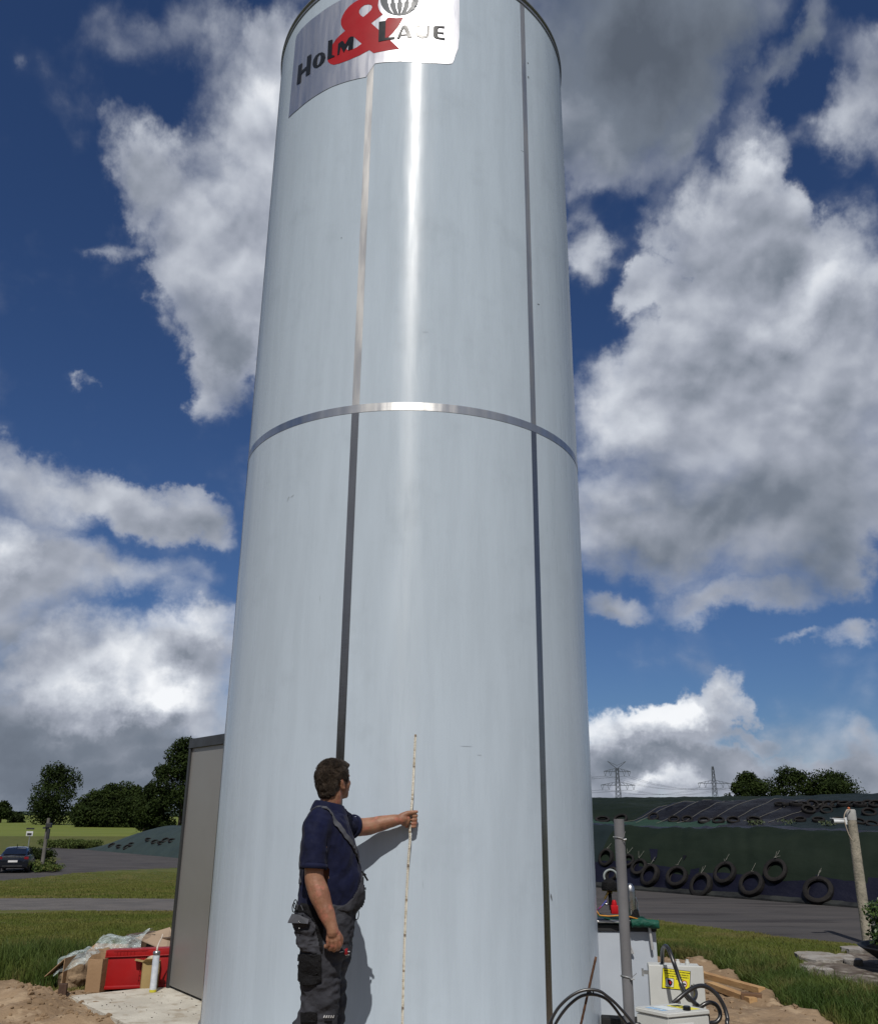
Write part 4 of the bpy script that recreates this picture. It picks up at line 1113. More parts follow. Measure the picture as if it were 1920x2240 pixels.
film2 = link_mesh('plastic_film', film(f2, 'plastic_film', 40, 16, .03), m_poly, loc=(-2.8, 9.3, .2)); tag(film2, 'clear plastic film bunched up behind the red crate', 'plastic film')
# stub of an old brick post and crumpled brown paper at the box
s0 = hit(131, 2192)
mb = MB(); mb.box((s0.x, s0.y+.03, .055), (.065, .06, .15), .2, bevel=.005); ob = mb.build('wooden_stake', M('dark_wood', (.075, .045, .032), (.05, .03, .022), 12, .9, bump=.8, bscale=40, stretch=(1, 1, .2)), loc=s0)
tag(ob, 'short dark wooden stake stub driven into the sand left of the slab', 'stake')
mb = MB(); q = hit(143, 2172)
mb.ell((q.x, q.y+.16, .10), (.13, .12, .15)); cm = remesh(mb.mesh('x'), .02, 1)
displace(cm, lambda p: .05*noise.noise(p*9)+.02*noise.noise(p*25))
ob = link_mesh('earth_mound', cm, m_soil, loc=q); tag(ob, 'small earth mound heaped against the cardboard box', 'earth mound')

# ================================================================== RIGHT: chest, pipe, electrics
m_whitep = M('white_sheet_steel', (.42, .46, .515), (.37, .41, .46), 2.0, .4, .1, bump=.04, bscale=5, coat=.2, spec=.5)
m_greyp = M('grey_box_paint', (.46, .47, .455), (.41, .42, .405), 2.5, .4, bump=.03, bscale=60)
m_pvc = M('grey_pvc', (.150, .150, .158), (.12, .12, .127), 3, .45, bump=.03)
m_galv = M('galvanised', (.42, .43, .43), (.34, .35, .35), 14, .4, .8)
m_rubber = M('black_hose', (.012, .012, .013), (.018, .018, .019), 5, .32, spec=.6)
chest = thing('steel_chest', (1.46, 7.85, 0), 'white steel chest with dark top edge standing behind the grey pipe', 'chest')
mb = MB(); mb.box((1.462, 7.86, .335), (.480, .72, .67), bevel=.004); mb.build('body', m_whitep, chest)
mb = MB(); mb.box((1.462, 7.855, .695), (.488, .735, .045), bevel=.004); mb.build('top_plate', m_trim, chest)
mb = MB(); mb.tube([(1.225, 7.46, .745), (1.60, 7.46, .742), (1.635, 7.46, .735), (1.645, 7.46, .70), (1.66, 7.46, .55)], .011, 8); mb.tube([(1.44, 7.47, .67), (1.50, 7.47, .52)], .008, 6); mb.tube([(1.455, 7.47, .67), (1.515, 7.47, .52)], .008, 6)
mb.build('rail', M('pale_rail', (.5, .5, .5), None, 5, .4, .4), chest, smooth='auto')
# green mat
m_green = M('green_tarp', (.010, .085, .055), (.006, .055, .038), 8, .55, bump=.8, bscale=14)
m_orange = M('orange_webbing', (.45, .22, .04), (.35, .16, .03), 20, .7)
bm = bmesh.new(); G = []
for i in range(30):
    row = []
    for j in range(10):
        x = 1.215+.50*i/29; y = 7.44+.55*j/9
        z = .725+.055*max(0, 1-(i/29)*2.4)+.012*noise.noise(Vector((x*12, y*8, 0)))+.006
        row.append(bm.verts.new((x, y, z)))
    G.append(row)
for i in range(29):
    for j in range(9): bm.faces.new((G[i][j], G[i+1][j], G[i+1][j+1], G[i][j+1]))
bmesh.ops.solidify(bm, geom=bm.faces[:], thickness=.02)
me = bpy.data.meshes.new('mat'); bm.to_mesh(me); bm.free()
mat_t = thing('tool_mat', (1.45, 7.7, .73), 'dark green tool mat with orange webbing laid on the white chest', 'mat')
link_mesh('cloth', me, m_green, mat_t)
mb = MB(); mb.tube([(1.50, 7.43, .735), (1.56, 7.43, .742), (1.62, 7.43, .738), (1.68, 7.43, .730), (1.712, 7.43, .728)], [.030, .034, .031, .033, .030], 14); rm = remesh(mb.mesh('x'), .006, 1)
displace(rm, lambda p: .004*noise.noise(p*40))
link_mesh('rolled_edge', rm, m_green, mat_t)
mb = MB(); mb.tube([(1.225, 7.42, .84), (1.26, 7.42, .79), (1.33, 7.42, .785), (1.40, 7.42, .79), (1.48, 7.42, .785), (1.56, 7.42, .765)], .008, 8, flat=.7); mb.build('webbing', m_orange, mat_t, smooth=True)
# brazing kit on the mat
m_brass = M('brass', (.55, .36, .12), None, 8, .3, 1.0)
m_redk = M('red_enamel', (.40, .01, .015), None, 8, .35)
kx = at(1333, 1950, 7.75).x
kit = thing('brazing_kit', (kx, 7.75, .75), 'brazing kit with brass valves, black cap and red regulator on the green mat', 'gas kit')
mb = MB(); mb.lathe([(.001, 1.03), (.030, 1.028), (.058, 1.005), (.066, .96), (.060, .945), (.001, .945)], c=(kx, 7.75, 0), seg=24); mb.build('cap', m_blackcloth, kit, smooth='auto')
mb = MB(); mb.tube([(kx-.06, 7.75, .945), (kx+.07, 7.75, .938)], .006, 8); mb.tube([(kx-.02, 7.75, .93), (kx+.02, 7.75, .93)], .012, 8); mb.tube([(kx-.015, 7.74, .93), (kx-.045, 7.74, .88)], .009, 8); mb.build('valve', m_brass, kit, smooth='auto')
mb = MB(); mb.tube([(kx, 7.75, .93), (kx+.005, 7.75, .80)], .014, 10); mb.build('stem', m_blackcloth, kit, smooth='auto')
mb = MB(); mb.box((kx+.028, 7.73, .805), (.06, .05, .065), bevel=.01); mb.lathe([(.02, .83), (.022, .85), (.012, .875)], c=(kx+.028, 7.73, 0), seg=14); mb.build('regulator', m_redk, kit, smooth='auto')
mb = MB(); mb.ell((kx-.035, 7.72, .845), (.02, .015, .010)); mb.build('coupling', m_steelsmall, kit, smooth='auto')
mb = MB(); mb.lathe([(.001, .0), (.016, 0), (.018, .07), (.001, .08)], c=(kx+.075, 7.72, .80), seg=14); mb.build('fitting', m_steelsmall, kit, smooth='auto')
mb = MB(); mb.tube([(kx-.03, 7.74, .87), (kx-.07, 7.73, .83), (kx-.11, 7.72, .80)], .006, 8); mb.build('hose', M('blue_red_hose', (.30, .03, .04), (.04, .06, .25), 30, .5), kit, smooth=True)
hx = at(1335, 1918, 8.0).x; hz_ = at(1335, 1918, 8.0).z
mb = MB(); mb.tube([(hx+.055*cos(a), 8.0, hz_+.052*sin(a)) for a in np.linspace(-.3, 2*pi-.9, 22)], .009, 8); ob = mb.build('hose_hoop', M('pale_hose', (.25, .28, .28)), kit, smooth=True)
# steel flask
fx = at(1378, 1950, 7.7).x
fl_t = thing('steel_flask', (fx, 7.7, .74), 'shiny steel flask standing upright behind the grey pipe', 'flask')
mb = MB(); mb.lathe([(.001, .745), (.036, .745), (.038, .76), (.038, .94), (.033, .975), (.018, .998), (.001, 1.005)], c=(fx, 7.7, 0), seg=24); mb.build('body', m_steelsmall, fl_t, smooth='auto')
mb = MB(); mb.lathe([(.001, .74), (.050, .742), (.047, .765), (.036, .81), (.001, .81)], c=(fx+.016, 7.70, 0), seg=16); mb.build('foot', m_blackcloth, fl_t, smooth='auto')
mb = MB(); mb.tube([(fx+.034, 7.68, .90), (fx+.048, 7.68, .86), (fx+.044, 7.68, .82), (fx+.055, 7.68, .80)], .006, 6); mb.build('clasp', m_steelsmall, fl_t, smooth='auto')
# grey pipe with cable clamps
pp = at(1353, 1792, 6.2)
pipe = thing('plastic_pipe', (pp.x, 6.2, 0), 'upright grey plastic pipe with two wire clamps in front of the white chest', 'pipe')
mb = MB(); mb.lathe([(.0335, 0), (.0335, pp.z), (.0300, pp.z), (.0300, pp.z-.3), (.0300, .0)], c=(pp.x, 6.2, 0), seg=32, closed_profile=True); mb.build('tube', m_pvc, pipe, smooth='auto')
for (py, tx, tl, ang) in ((1835, .045, .06, 70), (2138, .060, .055, 40)):
    q = at(1355, py, 6.2); z = q.z
    mb = MB()
    mb.tube([(pp.x+.0365*cos(a), 6.2+.0365*sin(a), z-.010*sin(a+1.2)) for a in np.linspace(0, 2*pi, 25)], .0040, 6, caps=False)
    mb.bar((pp.x+.010, 6.16, z-.004), (pp.x+.010+tl*cos(radians(ang)), 6.155, z+tl*sin(radians(ang))*.8), .014, .002)
    mb.tube([(pp.x+.016, 6.155, z-.006), (pp.x+.034, 6.15, z-.002)], .005, 8)
    mb.tube([(pp.x-.036, 6.2, z+.002), (pp.x-.043, 6.19, z+.012)], .003, 6)
    mb.build('clamp', m_galv, pipe, smooth='auto')
# switch cabinet with warning sticker
YD = 6.8
sw = thing('switch_cabinet', (1.66, YD, 0), 'pale grey switch cabinet with yellow warning sticker behind the black hoses', 'electrical cabinet')
c0_, c1_ = at(1419, 2105, YD), at(1535, 2120, YD+.02)
dx = (c1_-c0_); w_ = hypot(dx.x, dx.y); rz = radians(-8)
cc_ = Vector(((c0_.x+c1_.x)/2, YD+.10, 0)); top = (c0_.z+c1_.z)/2
mb = MB(); mb.box((cc_.x+.012, YD+.12, top/2), (w_-.02, .16, top-.02), rz, bevel=.006); mb.build('housing', m_greyp, sw)
mb = MB(); mb.box((cc_.x, YD+.012, top/2+.01), (w_, .022, top-.02), rz, bevel=.006); door = mb.build('door', m_greyp, sw)
for z in (top-.05, .12):
    mb = MB(); mb.box((c0_.x-.020, YD+.05, z), (.045, .03, .022), rz); mb.box((c0_.x-.038, YD+.045, z), (.012, .034, .045), rz); mb.build('hinge', m_galv, door)
for k in (.62, .80):
    mb = MB(); mb.lathe([(.012, 0), (.016, 0), (.016, .018), (.011, .022), (.011, .034), (.001, .036)], c=(c0_.x+w_*k, YD+.12, top-.012), seg=14); mb.build('cable_gland', m_greyp, sw, smooth='auto')
m_yel = M('yellow_sticker', (.66, .60, .03), (.60, .54, .03), 3, .45)
ex = Vector((cos(rz), sin(rz), 0)); nz_ = Vector((sin(rz), -cos(rz), 0))
def onface(px, py, off=.0):
    """point on the door's front plane"""
    d = ray(px, py); p0 = Vector((cc_.x, YD+.012, 0))+nz_*(.0115+off)
    tt = (p0-EYE).dot(nz_)/d.dot(nz_); return EYE+d*tt
def plate(pxs, name, mat, par, off, th=.0012):
    P = [onface(x, y, off) for x, y in pxs]; mb = MB(); mb.prism(P, nz_*th); return mb.build(name, mat, par)
Z5 = lambda u, v: (1180+u/3.861, 2000+v/3.8625)
st = plate([Z5(1038, 455), Z5(1275, 485), Z5(1268, 650), Z5(1030, 628)], 'warning_sticker', m_ink, door, .0012)
plate([Z5(1042, 460), Z5(1270, 489), Z5(1264, 645), Z5(1035, 623)], 'yellow_field', m_yel, st, .0030)
mbk = MB()
for (v0, u0, u1) in ((476, 1050, 1262), (497, 1060, 1262), (517, 1085, 1255), (537, 1150, 1210)):
    u = u0
    while u < u1:
        w = random.choice((4, 5, 7)); k = (u-1042)*.125
        P = [onface(*Z5(u, v0+k-5), .0046), onface(*Z5(u+w, v0+k-5), .0046), onface(*Z5(u+w, v0+k+4), .0046), onface(*Z5(u, v0+k+4), .0046)]
        mbk.prism(P, nz_*.0006); u += w+random.choice((2, 2, 5))
mbk.build('lettering', m_ink, st)
plate([Z5(1062, 538), Z5(1135, 546), Z5(1133, 622), Z5(1060, 614)], 'pictogram_frame', m_ink, st, .0046)
pf = plate([Z5(1066, 543), Z5(1131, 550), Z5(1129, 618), Z5(1064, 610)], 'pictogram_field', m_white, st, .0060)
plate([Z5(1078, 555), Z5(1100, 552), Z5(1122, 575), Z5(1118, 600), Z5(1100, 612), Z5(1084, 590)], 'pictogram', m_ink, st, .0075)
plate([Z5(1096, 565), Z5(1112, 575), Z5(1106, 596), Z5(1094, 585)], 'pictogram_red', m_redk, st, .0090)
cq = [Z5(1222+24*cos(a), 592+30*sin(a)) for a in np.linspace(0, 2*pi, 24, endpoint=False)]
plate(cq, 'prohibition_ring', m_redk, st, .0046)
plate([Z5(1222+18*cos(a), 592+23*sin(a)) for a in np.linspace(0, 2*pi, 24, endpoint=False)], 'prohibition_field', m_white, st, .0060)
plate([Z5(1210, 596), Z5(1214, 584), Z5(1236, 592), Z5(1234, 602)], 'prohibition_pictogram', m_ink, st, .0075)
# control box lying in the foreground
P0_, P1_, P2_, P3_ = at(1387, 2201, 5.80), at(1461, 2225, 5.62), at(1553, 2212, 5.74), at(1480, 2188, 5.95)
ez = .462; P4 = [Vector((p.x, p.y, ez)) for p in (P0_, P1_, P2_, P3_)]
P4[3] = P4[0]+P4[2]-P4[1]
cenb = sum(P4, Vector())/4
cbx = thing('control_box', (cenb.x, cenb.y, 0), 'pale grey control box with blue label and black button on its lid, nearest the camera', 'control box')
def inset(P, k): return [cenb+(p-cenb)*k for p in P]
mb = MB(); mb.prism([Vector((p.x, p.y, 0)) for p in inset(P4, .965)], (0, 0, ez-.030)); bmesh.ops.bevel(mb.bm, geom=mb.bm.edges[:], offset=.006, segments=2, affect='EDGES'); cbb = mb.build('housing', m_greyp, cbx)
mb = MB(); mb.prism([Vector((p.x, p.y, ez-.026)) for p in P4], (0, 0, .026)); bmesh.ops.bevel(mb.bm, geom=mb.bm.edges[:], offset=.006, segments=3, affect='EDGES'); lid = mb.build('lid', m_greyp, cbx, smooth='auto')
eu = (P4[2]-P4[1]); ev = (P4[0]-P4[1])
def lidp(a, b, h=.0): return P4[1]+eu*a+ev*b+Vector((0, 0, h))
def lidplate(q, name, mat, h, par=lid): 
    mb = MB(); mb.prism([lidp(a, b, h) for a, b in q], (0, 0, .001)); return mb.build(name, mat, par)
lb = lidplate([(.10, .28), (.22, .28), (.22, .80), (.10, .80)], 'blue_label', M('label_blue', (.10, .28, .52), (.45, .55, .62), 60, .5), .0007)
lidplate([(.26, .28), (.50, .28), (.50, .80), (.26, .80)], 'white_label', M('label_white', (.50, .56, .58), (.60, .64, .64), 30, .5), .0007)
ys = lidplate([(.60, .12), (.86, .12), (.86, .78), (.60, .78)], 'yellow_label', m_yel, .0007)
lidplate([(.64, .58), (.82, .58), (.82, .72), (.64, .72)], 'yellow_label_picture', m_ink, .0022, ys)
lidplate([(.66, .30), (.70, .30), (.70, .52), (.66, .52)], 'yellow_label_text', m_ink, .0022, ys)
lidplate([(.74, .30), (.78, .30), (.78, .52), (.74, .52)], 'yellow_label_text', m_ink, .0022, ys)
q = lidp(.56, .14, .0); mb = MB(); mb.lathe([(.001, 0), (.022, 0), (.022, .018), (.018, .022), (.001, .022)], c=q, seg=20); mb.build('button', m_ink, lid, smooth='auto')
# front face sticker
Pf0 = cenb+(P4[1]-cenb)*.965; Pf1 = cenb+(P4[2]-cenb)*.965; fdir = (Pf1-Pf0); fn = Vector((fdir.y, -fdir.x, 0)).normalized()
def fplate(a0, a1, z0, z1, name, mat, off, par):
    mb = MB(); mb.prism([Vector(((Pf0+fdir*a).x, (Pf0+fdir*a).y, z))+fn*off for a, z in ((a0, z0), (a1, z0), (a1, z1), (a0, z1))], fn*.001); return mb.build(name, mat, par)
fs = fplate(.06, .60, .20, .405, 'front_sticker', m_white, .0008, cbb)
fplate(.40, .55, .25, .395, 'front_sticker_bars', M('print_violet', (.03, .02, .16)), .0024, fs)
ctr = Pf0+fdir*.23; ctr.z = .34
mb = MB(); mb.prism([ctr+fn*.0024+fdir.normalized()*(.030*cos(a))+Vector((0, 0, .040*sin(a))) for a in np.linspace(0, 2*pi, 24, endpoint=False)], fn*.001); mb.build('front_sticker_disc', _m['print_violet'], fs)
# hoses and cables
def smoothpath(P, k=6):
    P = [Vector(p) for p in P]; out = []
    for i in range(len(P)-1):
        p0, p1, p2, p3 = P[max(0, i-1)], P[i], P[i+1], P[min(len(P)-1, i+2)]
        for j in range(k):
            t_ = j/k; out.append(.5*((2*p1)+(-p0+p2)*t_+(2*p0-5*p1+4*p2-p3)*t_*t_+(-p0+3*p1-3*p2+p3)*t_**3))
    out.append(P[-1]); return out
def hose(pts, r, label, cat, grp, name='hose'):
    P = [at(*Z5(u, v), Y) for u, v, Y in pts[:-1]]
    last = pts[-1]; P.append(at(*Z5(last[0], last[1]), last[2]) if len(last) == 3 else Vector(last[1:]))
    mb = MB(); mb.tube(smoothpath(P, 7), r, 10); o = mb.build(name, m_rubber, smooth='auto', loc=(P[-1].x, P[-1].y, max(0, P[-1].z)))
    return tag(o, label, cat, grp)
G1 = 'black hoses coiled by the electrical boxes'
hose([(1040, 470, 6.98), (1036, 400, 6.95), (1038, 310, 6.86), (1058, 272, 6.76), (1090, 300, 6.66), (1128, 400, 6.6), (1160, 490, 6.58), (1195, 590, 6.55), (1240, 680, 6.5), (1300, 745, 6.5), (1360, 800, 6.5), (1420, 900, 6.5), ('w', 1.66, 6.5, .02)], .0138,
     'black hose arching highest over the yellow sticker of the switch cabinet', 'hose', G1)
hose([(1120, 760, 6.3), (1170, 718, 6.3), (1240, 660, 6.32), (1310, 618, 6.35), (1380, 608, 6.38), (1450, 640, 6.4), (1510, 700, 6.4), (1560, 790, 6.4), (1585, 880, 6.38), (1590, 960, 6.35), ('w', 1.90, 6.3, .02)], .0135,
     'wide black hose loop reaching furthest right beside the timber beams', 'hose', G1)
hose([(1290, 600, 6.75), (1318, 660, 6.72), (1310, 710, 6.66), (1270, 730, 6.6), (1225, 680, 6.56), (1190, 600, 6.70)], .0135, 'short black hose bend tucked between the cabinet and the hose loops', 'hose', G1)
hose([(1340, 800, 6.45), (1390, 765, 6.45), (1440, 748, 6.46), (1490, 770, 6.47), (1520, 820, 6.47), (1522, 875, 6.46), (1490, 915, 6.45), (1440, 925, 6.44), (1400, 960, 6.4), ('w', 1.60, 6.35, .02)], .0135,
     'small black hose coil right behind the control box lid', 'hose', G1)
G2 = 'thin black cables hung on the rusty rod'
hose([(60, 1010, 5.3), (90, 927, 5.3), (120, 855, 5.3), (170, 780, 5.3), (250, 705, 5.3), (340, 655, 5.3), (430, 640, 5.3), (510, 655, 5.3), (575, 700, 5.3), (640, 755, 5.3), (710, 830, 5.3), (790, 927, 5.3), (850, 1010, 5.3), ('w', .95, 5.3, .02)], .0080, 'outer thin black cable loop hanging on the rusty rod before the silo', 'cable', G2, 'cable')
hose([(100, 1010, 5.33), (135, 927, 5.33), (190, 840, 5.33), (260, 760, 5.33), (340, 700, 5.33), (420, 680, 5.33), (500, 690, 5.33), (570, 725, 5.33), (630, 790, 5.33), (680, 860, 5.33), (730, 927, 5.33), (780, 1010, 5.33), ('w', .92, 5.33, .02)], .0080, 'inner thin black cable loop hanging on the rusty rod before the silo', 'cable', G2, 'cable')
rt, rb_ = at(*Z5(476, 362), 5.36), at(*Z5(350, 927), 5.36); dr = (rb_-rt); dr = dr*(rt.z/(-dr.z))
mb = MB(); n_ = 40
mb.tube([rt+dr*k/n_ for k in range(n_+1)], [.0062+.0009*(k % 2) for k in range(n_+1)], 8); tag(mb.build('reinforcing_rod', M('rust', (.12, .06, .035), (.075, .04, .025), 20, .8, .3, bump=.6, bscale=80), smooth=True, loc=rt+dr), 'rusty reinforcing rod leaning in the ground and carrying the black cables', 'steel rod')
mb = MB(); q = at(*Z5(428, 660), 5.32); mb.tube([q+Vector((.016*cos(a), .016*sin(a), .006*sin(a*2))) for a in np.linspace(0, 2*pi, 17)], .004, 6); tag(mb.build('cable_tie', m_ink, smooth=True, loc=q), 'black tape wrapped where both cables cross the rusty rod', 'tape')
# dark kerb block at the chest foot
mb = MB(); a_ = at(*Z5(540, 820), 6.9); b_ = at(*Z5(700, 870), 6.9); mb.bar((a_.x-.02, 6.9, .155), (b_.x+.12, 6.86, .15), .13, .10, bevel=.01)
tag(mb.build('foam_strip', M('black_foam', (.012, .012, .012), None, 8, .7), loc=(a_.x, 6.9, .1)), 'black foam strip lying at the foot of the white chest', 'foam')
mb = MB(); mb.bar((a_.x-.05, 6.80, .045), (b_.x+.2, 6.74, .045), .16, .09, bevel=.01); tag(mb.build('pallet_board', M('pale_board', (.38, .34, .30)), loc=(a_.x, 6.8, 0)), 'pale board lying under the black foam strip', 'board')
# timber beams
m_wood = M('fresh_timber', (.42, .27, .13), (.36, .22, .10), 6, .7, bump=.3, bscale=30, stretch=(1, .2, 1), c3=(.30, .17, .08), s3=14)
pa, pb_ = hit(1538, 2150), hit(1668, 2192); dd = (pb_-pa); dd.z = 0
mb = MB(); mb.bar(Vector((pa.x-.06, pa.y+.02, .082)), Vector((pb_.x+.01, pb_.y+.02, .082)), .075, .050, bevel=.003); tag(mb.build('timber_beam', m_wood, loc=(pa.x, pa.y, .09)), 'longer fresh timber beam lying on top of the other on the sand', 'beam', 'fresh timber beams')
qa, qb = hit(1560, 2164), hit(1651, 2201)
mb = MB(); mb.bar(Vector((qa.x-.02, qa.y+.03, .030)), Vector((qb.x, qb.y+.03, .030)), .075, .050, bevel=.003); tag(mb.build('timber_beam', m_wood, loc=(qa.x, qa.y, 0)), 'shorter fresh timber beam lying underneath on the sand', 'beam', 'fresh timber beams')
mb = MB(); mb.bar(Vector((qb.x-.06, qb.y+.16, .04)), Vector((qb.x+.10, qb.y+.10, .04)), .09, .07, bevel=.004); tag(mb.build('timber_offcut', M('dark_timber', (.14, .08, .045), None, 6, .8), loc=(qb.x, qb.y, 0)), 'dark timber offcut under the end of the beams', 'offcut')

# rubble slabs, wheelbarrow with shrub, post with security camera
m_rub = M('broken_concrete', (.27, .255, .235), (.20, .185, .165), 5, .95, bump=.8, bscale=30, c3=(.20, .17, .14), s3=9)
RB = [((1800, 2100), .62, .10, .035, 'largest pale broken concrete slab in the gravel patch by the planter bowl'), ((1846, 2098), .34, -.2, .03, 'thin broken concrete slab right behind the largest one'), ((1868, 2110), .22, .5, .05, 'small white concrete lump left of the planter bowl'),
      ((1872, 2083), .34, -.1, .04, 'flat white concrete piece at the foot of the concrete post'), ((1805, 2130), .20, .3, .04, 'pale concrete fragment nearest the long grass'), ((1770, 2122), .20, .9, .03, 'grey concrete fragment at the left end of the gravel patch')]
for (pxy, s, rz, th_, lab) in RB:
    p = hit(*pxy); k = 8; bm = bmesh.new()
    rr = [s*.5*(.7+.5*random.random()) for _ in range(k)]
    pts = [Vector((p.x+rr[i]*cos(2*pi*i/k+rz), p.y+rr[i]*1.1*sin(2*pi*i/k+rz), -.02)) for i in range(k)]
    mb = MB(); mb.prism(pts, (0, 0, .02+th_))
    bmesh.ops.subdivide_edges(mb.bm, edges=mb.bm.edges[:], cuts=2, use_grid_fill=True); bmesh.ops.triangulate(mb.bm, faces=mb.bm.faces[:])
    for v in mb.bm.verts: v.co += Vector((.02*noise.noise(v.co*11), .02*noise.noise(v.co*11+Vector((7, 0, 0))), .014*noise.noise(v.co*8)+.03*(v.co.y-p.y)))
    tag(mb.build('concrete_piece', m_rub, loc=p), lab, 'concrete', 'broken concrete pieces by the planter bowl')
rimp = at(1886, 2073, 10.35); wb = Vector((rimp.x+.60, 10.35, 0))
wbt = thing('planter_bowl', wb, 'wide black planter bowl at the right picture edge holding a leafy shrub', 'planter')
mb = MB(); zr = max(.16, rimp.z)
mb.lathe([(.001, .0), (.22, .0), (.30, .02), (.42, zr*.45), (.55, zr*.85), (.585, zr-.01), (.60, zr), (.59, zr+.012), (.57, zr+.008), (.53, zr*.8), (.001, zr*.75)], c=wb, seg=48)
mb.build('bowl', M('tray_black', (.014, .014, .015), None, 5, .5), wbt, smooth='auto')
mb = MB(); mb.lathe([(.001, zr*.86), (.545, zr*.86)], c=wb, seg=32); mb.build('potting_soil', M('potting_soil', (.04, .028, .02), None, 9, .95, bump=1), wbt)
# ================================================================== foliage
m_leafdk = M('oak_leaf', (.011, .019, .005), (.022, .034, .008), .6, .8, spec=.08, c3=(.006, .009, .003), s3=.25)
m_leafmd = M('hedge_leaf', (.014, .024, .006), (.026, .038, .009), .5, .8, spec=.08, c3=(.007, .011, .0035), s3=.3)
m_leafsh = M('shrub_leaf', (.026, .055, .010), (.050, .082, .017), 9, .45, spec=.4)
m_bark = M('bark', (.050, .040, .032), (.033, .027, .022), 4, .95, bump=.8, bscale=10)
def leaf_quads(centres, size, rs, flat=.5, outward=None):
    n = len(centres)
    nrm = rs.normal(0, 1, (n, 3)); 
    if outward is not None: nrm = nrm*.8+outward
    nrm[:, 2] += flat; nrm /= np.linalg.norm(nrm, axis=1)[:, None]
    a = rs.normal(0, 1, (n, 3)); a -= nrm*np.sum(a*nrm, 1)[:, None]; a /= np.linalg.norm(a, axis=1)[:, None]
    b = np.cross(nrm, a)
    s = size*rs.uniform(.55, 1.35, n)[:, None]
    c = centres
    v = np.stack([c-a*s*.6, c-b*s*.36, c+a*s*.62, c+b*s*.38], 1).reshape(-1, 3)
    return v, np.arange(n*4).reshape(n, 4)
def crown_points(lobes, n, rs, shell=.55):
    w = np.array([l[3]*l[4]*l[5] for l in lobes])**.67; w /= w.sum()
    ks = rs.choice(len(lobes), n, p=w)
    d = rs.normal(0, 1, (n, 3)); d /= np.linalg.norm(d, axis=1)[:, None]
    r = 1-shell*rs.uniform(0, 1, n)**1.6
    L = np.array(lobes)
    ctr = L[ks, :3]; rad = L[ks, 3:]
    P = ctr+d*r[:, None]*rad
    # clump: pull towards random twig ends, leaving gaps
    out = (P-L[:, :3].mean(0)); out /= np.maximum(1e-6, np.linalg.norm(out, axis=1))[:, None]
    return P, out
def tree(name, base, h, w, label, cat, group=None, n=5200, leaf=.42, seed=1, mat=None, crown_lo=.22, trunk_r=.35, lobes_n=16, shape='round', cut=.40):
    rs = np.random.default_rng(seed); bx, by, bz = base
    t_ = thing(name, base, label, cat, group)
    lobes = []
    for k in range(lobes_n):
        f = rs.uniform(0, 1); z = crown_lo+(1-crown_lo)*f
        prof = math.sin(pi*min(1, .12+.88*f)**.8) if shape == 'round' else (1-.55*f)
        prof = max(.25, prof)
        r = rs.uniform(.35, 1.0)*w/2*prof; a = rs.uniform(0, 2*pi)
        s = rs.uniform(.13, .22)*w*(.8 if f > .8 else 1)
        lobes.append((bx+r*.72*cos(a), by+r*.72*sin(a), bz+h*min(z, .90), s*1.05, s*1.05, s*.80))
    for f in (.35, .55, .75): lobes.append((bx, by, bz+h*(crown_lo+(1-crown_lo)*f*.9), w*.24, w*.24, h*.16))
    lobes.append((bx, by, bz+h*.88, w*.13, w*.13, h*.12))
    P, out = crown_points(lobes, n, rs, .6)
    # gaps: remove leaves where a coarse noise is low, keeps an uneven outline
    keep = np.array([noise.noise(Vector(p)*(2.6/(w*.22)))+.35*noise.noise(Vector(p)*(7/(w*.22))) > -cut+rs.uniform(-.1, .1) for p in P])
    P, out = P[keep], out[keep]
    P = P+rs.normal(0, .02*w, P.shape)*rs.uniform(0, 1, (len(P), 1))**2
    v, f = leaf_quads(P, leaf, rs, .3, out*.6)
    link_mesh('crown', np_mesh('crown', v, f, 4), mat or m_leafdk, t_)
    mb = MB(); top = Vector((bx, by, bz+h*.62))
    mb.tube([(bx, by, bz-.3), (bx+.05*w*.1, by, bz+h*.2), (bx, by, bz+h*.4), top], [trunk_r*1.15, trunk_r*.85, trunk_r*.6, trunk_r*.25], 10)
    for k in range(7):
        l = lobes[k*len(lobes)//8]; s = Vector((bx, by, bz+h*rs.uniform(.18, .45)))
        e = Vector(l[:3]); mb.tube([s, s.lerp(e, .5)+Vector((0, 0, h*.03)), e], [trunk_r*.38, trunk_r*.22, trunk_r*.08], 6)
    mb.build('trunk', m_bark, t_, smooth=True)
    return t_
def base_at(px, py, D):
    """foot of something standing at picture column px, D metres out, on the terrain"""
    p = at(px, py, D); return (p.x, D, tz(p.x, D))
def hgt(px, py, D): p = at(px, py, D); return p.z-tz(p.x, D)
# left side
GL = 'trees along the far edge of the left field'
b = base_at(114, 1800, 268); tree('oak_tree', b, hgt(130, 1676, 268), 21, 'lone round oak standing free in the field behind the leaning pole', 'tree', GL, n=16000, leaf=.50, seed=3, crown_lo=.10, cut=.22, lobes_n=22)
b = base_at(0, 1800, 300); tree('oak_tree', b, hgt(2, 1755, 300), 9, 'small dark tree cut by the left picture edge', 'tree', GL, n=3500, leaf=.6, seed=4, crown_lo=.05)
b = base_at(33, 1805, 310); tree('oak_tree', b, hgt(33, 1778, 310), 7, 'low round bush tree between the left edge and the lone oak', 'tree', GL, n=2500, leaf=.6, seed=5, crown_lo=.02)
hd = [(205, 1733, 16, 'leftmost hedge tree next to the lone oak'), (232, 1720, 14, 'second hedge tree right of the lone oak'), (262, 1718, 15, 'rounded middle tree of the dark hedge wood'), (290, 1722, 13, 'hedge tree left of the tallest tree'), (182, 1752, 9, 'low bush closing the gap between lone oak and hedge')]
